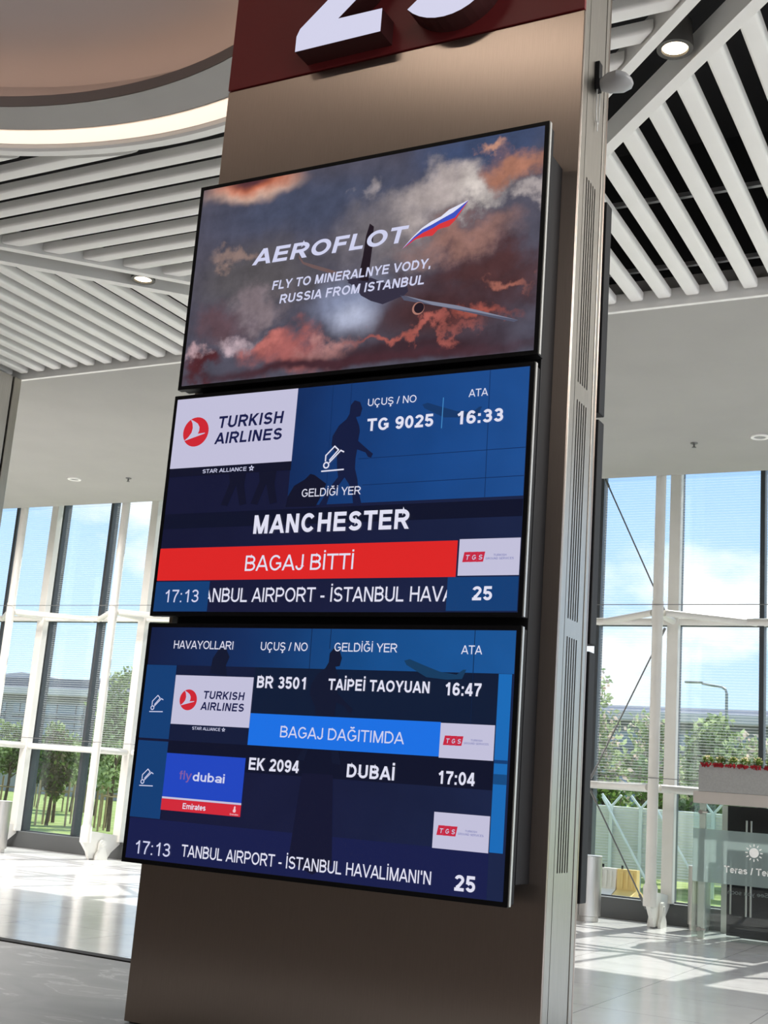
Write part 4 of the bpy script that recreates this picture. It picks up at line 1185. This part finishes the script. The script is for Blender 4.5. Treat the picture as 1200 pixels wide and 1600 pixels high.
# displays on the far side of the pillar, seen edge-on
for i, (z1, z0, lab) in enumerate(((3.485, 2.778, 'top dark display on the rear of the pillar, seen edge-on'), (2.757, 2.063, 'middle dark display on the rear of the pillar, seen edge-on'), (2.041, 1.325, 'lowest dark display on the rear of the pillar, seen edge-on'))):
    t = thing('rear_display', lab, 'display', (-0.84, 0.33, z0), 'displays on the pillar rear')
    bm = NB(); box(bm, -1.46, -0.222, PD + 0.060, 0.37, z0, z1, 0.004); obj('casing', bm, case_m, t)
    bm = NB(); box(bm, -1.45, -0.232, 0.371, 0.376, z0 + 0.012, z1 - 0.012); obj('screen', bm, black_m, t)
    bm = NB(); box(bm, -1.1, -0.6, PD + 0.001, PD + 0.059, z0 + 0.2, z1 - 0.2); obj('wall_mount', bm, case_m, t)

# ================================================================== BINS
def bin_(x, y, r, h, label, sy_=1.0):
    t = thing('waste_bin', label, 'bin', (x, y, 0), 'steel bins near the windows')
    bm = NB(); lathe(bm, [(0.0, 0.0), (r * 0.88, 0.0), (r * 0.88, 0.07), (r * 0.86, 0.075)], (x, y, 0.001), 40, sy=sy_); obj('plinth', bm, steel_m, t, True)
    bm = NB(); lathe(bm, [(r * 0.7, 0.078), (r, 0.078), (r, h - 0.012), (r * 0.985, h - 0.010)], (x, y, 0), 40, sy=sy_)
    obj('shell', bm, steel_m, t, True)
    bm = NB(); lathe(bm, [(r * 0.985, h - 0.009), (r * 1.01, h - 0.008), (r * 1.01, h - 0.002), (r * 0.99, h), (0.0, h + 0.004)], (x, y, 0), 40, sy=sy_)
    obj('lid', bm, silver_m, t, True)
    bm = NB(); box(bm, x - 0.003, x + 0.003, y - r * sy_ - 0.002, y - r * sy_ + 0.004, 0.09, h - 0.02); obj('door_seam', bm, case_m, t)
bin_(-4.93, 14.52, 0.235, 0.90, 'brushed steel bin beside the rear displays, before the white barrier')
bin_(-3.42, 15.02, 0.155, 0.872, 'narrow brushed steel bin behind the left edge of the glass vestibule')
bin_(-15.57, 13.80, 0.22, 0.894, 'brushed steel bin at the left picture edge')

# ================================================================== GLASS VESTIBULE
VX, VY, VX1 = -3.262, 13.93, -1.75
v = thing('glass_vestibule', 'glass vestibule with frosted sun sign leading out to the terrace', 'vestibule', ((VX + VX1) / 2, VY + 0.6, 0))
beam_m = mat('cream_beam', (0.58, 0.54, 0.50), 0.55); noise_color(beam_m, (0.42, 0.385, 0.355), (0.45, 0.41, 0.38), nscale=3)
bm = NB(); box(bm, VX - 0.005, VX1, VY, VY + 0.46, 1.735, 1.893, 0.006); obj('roof_beam', bm, beam_m, v)
def gl(name, x0, x1, y0, y1, z0, z1, m):
    bm = NB(); box(bm, x0, x1, y0, y1, z0, z1); return obj(name, bm, m, v)
gl('glass_panel', VX, VX1, VY + 0.02, VY + 0.032, 0.01, 0.72, vest_glass)
gl('glass_panel', VX, VX1, VY + 0.02, VY + 0.032, 1.405, 1.733, vest_glass)
fr = gl('frosted_band', VX, VX1, VY + 0.02, VY + 0.032, 0.7205, 1.4045, frost_glass)
gl('side_glass', VX, VX + 0.012, VY + 0.033, VY + 1.29, 0.01, 1.733, vest_glass)
sign_w = mat('white_vinyl', (0.95, 0.95, 0.94), 0.6)
# sun pictogram
bm = NB()
SX, SZ, SYY = -2.462, 1.148, VY + 0.0185
poly(bm, [(SX + 0.062 * math.cos(2 * PI * i / 32), SYY, SZ + 0.062 * math.sin(2 * PI * i / 32)) for i in range(32)])
for i in range(12):
    a = 2 * PI * i / 12
    c_, s_ = math.cos(a), math.sin(a)
    Q = [(0.080, -0.009), (0.112, -0.0065), (0.112, 0.0065), (0.080, 0.009)]
    poly(bm, [(SX + p_ * c_ - q_ * s_, SYY, SZ + p_ * s_ + q_ * c_) for p_, q_ in Q])
bm.normal_update()
for f_ in list(bm.faces):
    if f_.normal.y > 0: f_.normal_flip()
obj('sun_pictogram', bm, sign_w, fr)
def vinyl(body, x0, x1, z0, cap, w, yy, m, parent, flip=False):
    bm = NB()
    write_text(bm, body, x0, x1, cap, w, lambda u, hh: ((x0 + x1 - u) if flip else u, yy, z0 + hh))
    bm.normal_update()
    for f_ in list(bm.faces):
        if f_.normal.y > 0: f_.normal_flip()
    obj('sign_text', bm, m, parent)
vinyl('Teras / Terrace', -2.845, -2.03, 0.868, 0.088, 0.17, VY + 0.0185, sign_w, fr)
dim_w = mat('faint_vinyl', (0.22, 0.24, 0.25), 0.6)
vinyl('See you soon', -2.80, -2.28, 0.600, 0.055, 0.12, VY + 0.05, dim_w, fr, flip=True)
post_m = mat('pale_post', (0.62, 0.62, 0.57), 0.5)
for x, y in ((VX + 0.115, VY + 0.075), (VX + 0.16, VY + 1.22), (-1.6, VY + 0.075), (-1.6, VY + 1.22)):
    bm = NB(); box(bm, x - 0.04, x + 0.04, y - 0.03, y + 0.03, 0.001, 1.733, 0.004); obj('post', bm, post_m, v)
for z in (0.12, 1.62):
    bm = NB(); tube(bm, (VX + 0.10, VY - 0.01, z), (VX + 0.10, VY + 0.04, z), 0.028, seg=16); tube(bm, (VX + 0.10, VY + 0.01, z), (VX + 0.19, VY + 0.01, z), 0.012, seg=8)
    obj('glass_clamp', bm, steel_m, v, True)
dk = mat('dark_door', (0.018, 0.018, 0.022), 0.15)
bm = NB(); box(bm, -2.74, VX1, VY + 0.55, VY + 0.60, 0.02, 1.73); obj('dark_door', bm, dk, v)
bm = NB(); box(bm, -2.96, -2.76, VY + 0.72, VY + 0.75, 0.02, 1.73); obj('dark_door', bm, dk, v)
for x in (-2.66, -2.60, -2.2):
    bm = NB(); tube(bm, (x, VY + 0.52, 0.30), (x, VY + 0.52, 1.55), 0.014, seg=10); obj('door_bar', bm, steel_m, v, True)
for x in (-2.90,):
    bm = NB(); tube(bm, (x, VY + 0.69, 0.30), (x, VY + 0.69, 1.0), 0.014, seg=10); obj('door_bar', bm, steel_m, v, True)
# planter on top
PZ = 1.8935
p = thing('planter_box', 'long grey planter box on the vestibule roof', 'planter', (-1.95, VY + 0.25, PZ))
bm = NB(); box(bm, -3.195, VX1, VY - 0.015, VY + 0.40, PZ, PZ + 0.345, 0.008); obj('box', bm, grey_plate, p)
bm = NB(); box(bm, -3.17, VX1 - 0.02, VY + 0.01, VY + 0.375, PZ + 0.346, PZ + 0.352); obj('soil', bm, mat('soil', (0.03, 0.02, 0.015), 0.9), p)

def leaf(bm, p, d, up, ln, wd, mi):
    d = d.normalized(); s = d.cross(up)
    if s.length < 1e-4: s = Vector((1, 0, 0))
    s.normalize()
    a = p; b = p + d * ln * 0.5 + s * wd / 2; c = p + d * ln; e_ = p + d * ln * 0.5 - s * wd / 2
    f = bm.faces.new([bm.verts.new(q) for q in (a, b, c, e_)]); f.material_index = mi
def rv():
    while True:
        q = Vector((random.uniform(-1, 1), random.uniform(-1, 1), random.uniform(-1, 1)))
        if 0.05 < q.length < 1: return q
def leaf_mat(name, c, tr=0.45):
    m = bpy.data.materials.new(name); m.use_nodes = True
    t = m.node_tree; n = t.nodes; l = t.links; n.clear()
    out = n.new('ShaderNodeOutputMaterial'); a = n.new('ShaderNodeBsdfDiffuse'); b = n.new('ShaderNodeBsdfTranslucent')
    tc = n.new('ShaderNodeTexCoord'); nz = n.new('ShaderNodeTexNoise'); nz.inputs['Scale'].default_value = 2.5; l.new(tc.outputs['Object'], nz.inputs['Vector'])
    r = n.new('ShaderNodeValToRGB'); r.color_ramp.elements[0].position = 0.35; r.color_ramp.elements[1].position = 0.65
    r.color_ramp.elements[0].color = tuple(x * 0.75 for x in c) + (1,); r.color_ramp.elements[1].color = tuple(min(x * 1.2, 1) for x in c) + (1,)
    l.new(nz.outputs[0], r.inputs[0])
    l.new(r.outputs[0], a.inputs[0]); l.new(r.outputs[0], b.inputs[0])
    mx = n.new('ShaderNodeMixShader'); mx.inputs[0].default_value = tr
    l.new(a.outputs[0], mx.inputs[1]); l.new(b.outputs[0], mx.inputs[2]); l.new(mx.outputs[0], out.inputs[0])
    return m
g_dark = leaf_mat('green_leaf', (0.16, 0.24, 0.06)); g_red = leaf_mat('red_leaf', (0.35, 0.03, 0.04)); g_cream = leaf_mat('cream_petal', (0.85, 0.72, 0.45))
UP = Vector((0, 0, 1))
for i in range(8):
    x = -3.10 + 0.165 * i; y = VY + 0.13
    lab = ('red-fringed planter plant with cream flowers, at the left end of the planter' if i == 0 else
           'red-fringed planter plant with cream flowers, %s from the left end of the planter' % ['', 'second', 'third', 'fourth', 'fifth', 'sixth', 'seventh', 'eighth', 'ninth', 'tenth'][i])
    t = thing('flowering_plant', lab, 'plant', (x, y, PZ + 0.353), 'plants in the planter box')
    bm = NB()
    for k in range(110):
        q = rv(); c_ = Vector((x + q.x * 0.058, y + q.y * 0.10, PZ + 0.405 + q.z * 0.05))
        leaf(bm, c_, q + Vector((0, -0.3, 0.5)), UP, 0.045, 0.026, 0)
    for k in range(4):
        tube(bm, (x + 0.02 * (k - 1.5), y, PZ + 0.353), (x + 0.03 * (k - 1.5), y, PZ + 0.40), 0.004, seg=5)
    obj('foliage', bm, g_dark, t)
    bm = NB()
    for k in range(40):
        q = rv(); c_ = Vector((x + q.x * 0.055, y + q.y * 0.09, PZ + 0.435 + q.z * 0.035))
        leaf(bm, c_, q + Vector((0, -0.2, 0.6)), UP, 0.032, 0.024, 0)
    obj('flowers', bm, g_cream, t)
    bm = NB()
    for k in range(46):
        c_ = Vector((x + random.uniform(-0.062, 0.062), VY - 0.02 + random.uniform(-0.02, 0.05), PZ + 0.36 + random.uniform(-0.012, 0.03)))
        leaf(bm, c_, Vector((random.uniform(-0.6, 0.6), -0.5, -0.9)), Vector((0, -1, 0.3)), random.uniform(0.03, 0.055), 0.026, 0)
    obj('red_fringe', bm, g_red, t)

# ================================================================== OUTSIDE
lawn_m = mat('lawn_grass', (0.2, 0.34, 0.06), 0.9, spec=0.1)
noise_color(lawn_m, (0.20, 0.27, 0.075), (0.34, 0.40, 0.15), nscale=1.6, detail=8)
pave_m = mat('outside_paving', (0.5, 0.5, 0.48), 0.8); noise_color(pave_m, (0.42, 0.42, 0.41), (0.52, 0.52, 0.5), nscale=2)
bm = NB(); box(bm, -160, 90, 15.75, 150, -0.35, -0.12); struct('lawn', bm, lawn_m)
bm = NB(); box(bm, -60, 40, 15.76, 17.6, -0.119, -0.03); box(bm, -8.5, 20, 17.6, 20.4, -0.119, -0.03); struct('pavement', bm, pave_m)
bark = mat('bark', (0.10, 0.07, 0.045), 0.9); noise_color(bark, (0.08, 0.055, 0.035), (0.14, 0.10, 0.07), nscale=9)
stake_m = mat('stake_wood', (0.36, 0.27, 0.15), 0.8); noise_color(stake_m, (0.32, 0.24, 0.13), (0.40, 0.30, 0.17), nscale=6)
leaf_a = leaf_mat('tree_leaf', (0.13, 0.21, 0.05)); leaf_b = leaf_mat('pale_tree_leaf', (0.40, 0.50, 0.25)); leaf_p = leaf_mat('pinkish_leaf', (0.66, 0.54, 0.47)); leaf_d = leaf_mat('dusty_leaf', (0.12, 0.12, 0.07))
def tree(x, y, h, z0, rx, label, mats, nleaf=1500, stakes=True, lsize=0.16, group=None):
    gz = -0.12
    t = thing('tree', label, 'tree', (x, y, gz), group)
    bm = NB()
    bend = random.uniform(-0.12, 0.12)
    P = [(x, y, gz), (x + bend, y, gz + h * 0.35), (x + bend * 0.4, y, gz + h * 0.75)]
    tube(bm, P[0], P[1], 0.055, 0.042, 8); tube(bm, P[1], P[2], 0.042, 0.02, 8)
    for k in range(7):
        a = random.uniform(0, 2 * PI); zz = gz + h * random.uniform(0.3, 0.65)
        tube(bm, (x + bend * 0.7, y, zz), (x + math.cos(a) * rx * 0.7, y + math.sin(a) * rx * 0.7, zz + h * 0.18), 0.022, 0.008, 6)
    obj('trunk', bm, bark, t, True)
    cz = (z0 + h) / 2; rz = (h - z0) / 2
    bm = NB()
    clumps = [(rv(), random.uniform(0.25, 0.5)) for _ in range(26)]
    for k in range(nleaf):
        cc, rr = random.choice(clumps)
        q = rv() * rr
        c_ = Vector((x + (cc.x * 0.8 + q.x) * rx, y + (cc.y * 0.8 + q.y) * rx, gz + cz + (cc.z * 0.85 + q.z * 0.6) * rz))
        mi = 0 if random.random() < 0.72 else 1
        leaf(bm, c_, rv(), rv(), lsize * random.uniform(0.7, 1.2), lsize * 0.55, mi)
    obj('foliage', bm, mats, t)
    if stakes:
        for sx_, sy_ in ((-0.42, 0.3), (0.42, 0.3), (0.0, -0.45)):
            bm = NB(); tube(bm, (x + sx_, y + sy_, gz), (x + sx_, y + sy_, gz + 1.25), 0.03, seg=8); obj('stake', bm, stake_m, t, True)
        bm = NB()
        for a, b in (((-0.42, 0.3), (0.42, 0.3)), ((0.42, 0.3), (0, -0.45)), ((0, -0.45), (-0.42, 0.3))):
            tube(bm, (x + a[0], y + a[1], gz + 0.95), (x + b[0], y + b[1], gz + 0.95), 0.018, seg=6)
        obj('stake_rail', bm, stake_m, t, True)
GL_ = 'staked trees on the lawn'
tree(-26.8, 25.5, 3.1, 0.8, 0.9, 'staked green tree on the lawn, behind the bin at the left picture edge', [leaf_a, leaf_b], 2400, group=GL_, lsize=0.17)
tree(-25.5, 26.3, 3.2, 0.6, 0.75, 'staked green tree in the left window bay, left of its brownish neighbour', [leaf_a, leaf_b], 2200, group=GL_, lsize=0.17)
tree(-24.2, 24.6, 2.7, 0.6, 0.5, 'staked tree with dusty brown foliage in the middle of the left window bay', [leaf_d, leaf_a], 1300, group=GL_)
tree(-23.6, 26.4, 3.3, 0.6, 0.75, 'staked green tree in the left window bay, right of its brownish neighbour', [leaf_a, leaf_b], 2200, group=GL_, lsize=0.17)
tree(-22.2, 24.9, 4.6, 0.9, 0.95, 'tall pale green tree just left of the lowest display', [leaf_b, leaf_a], 3200, group=GL_, lsize=0.17)
tree(-29.6, 33.0, 3.3, 0.8, 1.1, 'green tree of the far row seen past the left columns', [leaf_a, leaf_b], 2000, group=GL_)
tree(-34.2, 35.0, 3.4, 0.8, 1.2, 'green tree of the far row nearest the left picture edge', [leaf_a, leaf_b], 2000, group=GL_)
tree(-31.8, 34.2, 3.0, 0.8, 1.0, 'green tree of the far row behind the left window bay', [leaf_a, leaf_b], 2000, group=GL_)
GR_ = 'bushy trees behind the fence'
tree(-9.0, 26.2, 5.2, 0.4, 1.0, 'tallest bushy tree behind the fence, beside the pillar', [leaf_b, leaf_p], 4600, False, 0.19, GR_)
tree(-8.18, 29.2, 4.35, 0.4, 1.15, 'bushy tree with pinkish leaves behind the fence posts', [leaf_b, leaf_p], 4600, False, 0.19, GR_)
tree(-6.05, 26.4, 4.0, 0.4, 0.95, 'bushy tree behind the right column of the window wall', [leaf_b, leaf_a], 4600, False, 0.19, GR_)
tree(-5.41, 29.2, 4.25, 0.4, 0.9, 'bushy tree seen just above the planter box', [leaf_b, leaf_p], 4600, False, 0.19, GR_)
tree(-3.4, 26.8, 3.4, 0.4, 0.9, 'low bushy tree behind the right end of the planter box', [leaf_b, leaf_a], 1600, False, 0.19, GR_)
tree(-8.3, 25.2, 2.6, 0.1, 1.0, 'dark low bush right behind the louvred fence', [leaf_a, leaf_d], 1500, False, 0.17, GR_)
tree(-6.6, 25.3, 2.5, 0.1, 1.0, 'dark low bush behind the fence, next to the right column', [leaf_a, leaf_d], 1500, False, 0.17, GR_)

# fence
fence_m = mat('pale_fence', (0.88, 0.89, 0.87), 0.6); fence_w = mat('white_fence_post', (0.75, 0.80, 0.77), 0.5)
f = thing('fence', 'pale louvred fence with Y-topped white posts outside the window', 'fence', (-6.5, 24, -0.12))
bm = NB(); box(bm, -9.6, -3.6, 24.03, 24.05, 0.16, 1.62)
for k in range(24):
    z = 0.18 + 0.06 * k
    A = [bm.verts.new(q) for q in ((-9.6, 24.02, z), (-3.6, 24.02, z), (-3.6, 23.98, z + 0.045), (-9.6, 23.98, z + 0.045))]; bm.faces.new(A)
obj('louvre_panel', bm, fence_m, f)
for x in (-9.1, -7.52, -6.86, -5.3, -4.0):
    bm = NB(); box(bm, x - 0.035, x + 0.035, 23.91, 23.97, -0.12, 1.62)
    o = obj('post', bm, fence_w, f)
    for s in (-1, 1):
        bm = NB(); tube(bm, (x, 23.94, 1.6), (x + s * 0.22, 23.94, 1.86), 0.028, seg=8); obj('arm', bm, fence_w, o, True)
for x in (-7.7, -6.6):
    bm = NB(); tube(bm, (x, 23.85, 1.8), (x + 1.25, 23.6, -0.12), 0.03, seg=8); obj('stay', bm, fence_w, f, True)

# road barriers
def barrier(x0, x1, m, label):
    t = thing('road_barrier', label, 'barrier', ((x0 + x1) / 2, 19.0, -0.03), 'plastic barriers outside')
    pr2 = [(-0.52, -0.03), (-0.52, 0.06), (-0.11, 0.19), (-0.085, 0.54), (0.085, 0.54), (0.11, 0.19), (0.52, 0.06), (0.52, -0.03)]
    bm = NB()
    A = [bm.verts.new((x0, 19 + y, z)) for y, z in pr2]; B = [bm.verts.new((x1, 19 + y, z)) for y, z in pr2]
    bm.faces.new(A); bm.faces.new(B[::-1])
    for i in range(len(pr2)):
        j = (i + 1) % len(pr2); bm.faces.new((A[j], A[i], B[i], B[j]))
    bmesh.ops.recalc_face_normals(bm, faces=bm.faces)
    obj('body', bm, m, t)
    bm = NB()
    k = x0 + 0.08
    while k < x1 - 0.05:
        box(bm, k, k + 0.03, 18.875, 18.90, 0.22, 0.50); k += 0.09
    obj('ribs', bm, m, t)
    bm = NB(); k = x0 + 0.06
    while k < x1 - 0.04:
        tube(bm, (k, 19, 0.541), (k, 19, 0.60), 0.02, seg=8); k += 0.25
    obj('pegs', bm, case_m, t)
barrier(-6.9, -5.82, mat('white_plastic', (0.78, 0.72, 0.64), 0.5), 'white plastic road barrier outside, right of the steel bin')
barrier(-5.80, -5.45, mat('yellow_plastic', (0.80, 0.55, 0.18), 0.5), 'yellow plastic road barrier outside, next to the white one')

# street lamp
sl = thing('street_lamp', 'tall street lamp outside with a long bent arm', 'street lamp', (-13.05, 60, -0.12))
lamp_m = mat('lamp_grey', (0.22, 0.24, 0.25), 0.5, 0.4)
bm = NB(); tube(bm, (-13.03, 60, -0.12), (-13.05, 60, 7.55), 0.11, 0.07, 10)
path_tube(bm, [(-13.05, 60, 7.5), (-13.10, 60, 7.72), (-13.28, 60, 7.84), (-14.3, 60, 8.0)], 0.06, 8); obj('pole', bm, lamp_m, sl, True)
bm = NB(); box(bm, -15.15, -14.25, 59.85, 60.15, 8.0, 8.1, 0.03); obj('head', bm, lamp_m, sl)

# terminal building across the lawn
b = thing('terminal_building', 'long low grey building across the lawn with a pale roof edge', 'building', (-55, 95, -0.12))
wallb = mat('grey_cladding', (0.20, 0.23, 0.27), 0.6); noise_color(wallb, (0.19, 0.22, 0.26), (0.23, 0.26, 0.30), nscale=0.3)
roofb = mat('pale_roof', (0.50, 0.48, 0.50), 0.6); noise_color(roofb, (0.46, 0.45, 0.47), (0.54, 0.52, 0.53), nscale=0.2)
dkb = mat('roof_grey', (0.13, 0.145, 0.165), 0.7)
bm = NB(); box(bm, -150, 10, 90, 104, -0.12, 7.7); obj('wall', bm, wallb, b)
bm = NB(); box(bm, -151, 11, 88.6, 105, 8.0, 8.75, 0.1); obj('roof_edge', bm, roofb, b)
bm = NB(); box(bm, -150, 10, 89.4, 104, 7.7, 8.0); obj('soffit', bm, dkb, b)
bm = NB(); box(bm, -150, -62, 92, 104, 8.75, 9.9); obj('roof_plant', bm, dkb, b)
bm = NB(); box(bm, -62, 10, 92, 104, 8.75, 9.35); obj('roof_plant', bm, roofb, b)
for x in (-92, -78):
    bm = NB()
    A = [(x - 6, 9.9), (x - 3, 10.25), (x, 10.55), (x + 3, 10.25), (x + 6, 9.9)]
    prism(bm, A, 93, 100); obj('skylight', bm, roofb, b)
glz = mat('bluish_glazing', (0.14, 0.19, 0.25), 0.12)
t = glz.node_tree; n = t.nodes; l = t.links
tcn = n.new('ShaderNodeTexCoord'); mpn = n.new('ShaderNodeMapping'); mpn.inputs['Rotation'].default_value = (PI / 2, 0, 0); l.new(tcn.outputs['Object'], mpn.inputs[0])
bk = n.new('ShaderNodeTexBrick'); bk.offset = 0; bk.inputs['Scale'].default_value = 1; bk.inputs['Brick Width'].default_value = 2.4; bk.inputs['Row Height'].default_value = 3.0; bk.inputs['Mortar Size'].default_value = 0.09
bk.inputs['Color1'].default_value = (0.17, 0.24, 0.31, 1); bk.inputs['Color2'].default_value = (0.21, 0.28, 0.35, 1); bk.inputs['Mortar'].default_value = (0.06, 0.075, 0.09, 1)
l.new(mpn.outputs[0], bk.inputs['Vector']); l.new(bk.outputs[0], bsdf(glz).inputs['Base Color'])
for k in range(16):
    x = -150 + 10 * k
    bm = NB(); box(bm, x + 0.5, x + 9.5, 89.9, 89.99, 0.4, 7.2); w_ = obj('window', bm, glz, b)
    bm = NB()
    for z in (4.9, 5.5, 6.1):
        box(bm, x + 0.5, x + 9.5, 89.7, 89.88, z, z + 0.25)
    obj('sunshade', bm, wallb, w_)
bm = NB(); box(bm, -62, -17, 52, 52.3, -0.12, 1.0)
tag(base_mesh(obj('garden_wall', bm, grey_plate)), 'low grey wall beyond the staked trees', 'garden wall')

for o in list(bpy.data.objects):
    for k in ('_abs', '_x', '_z'):
        if k in o: del o[k]
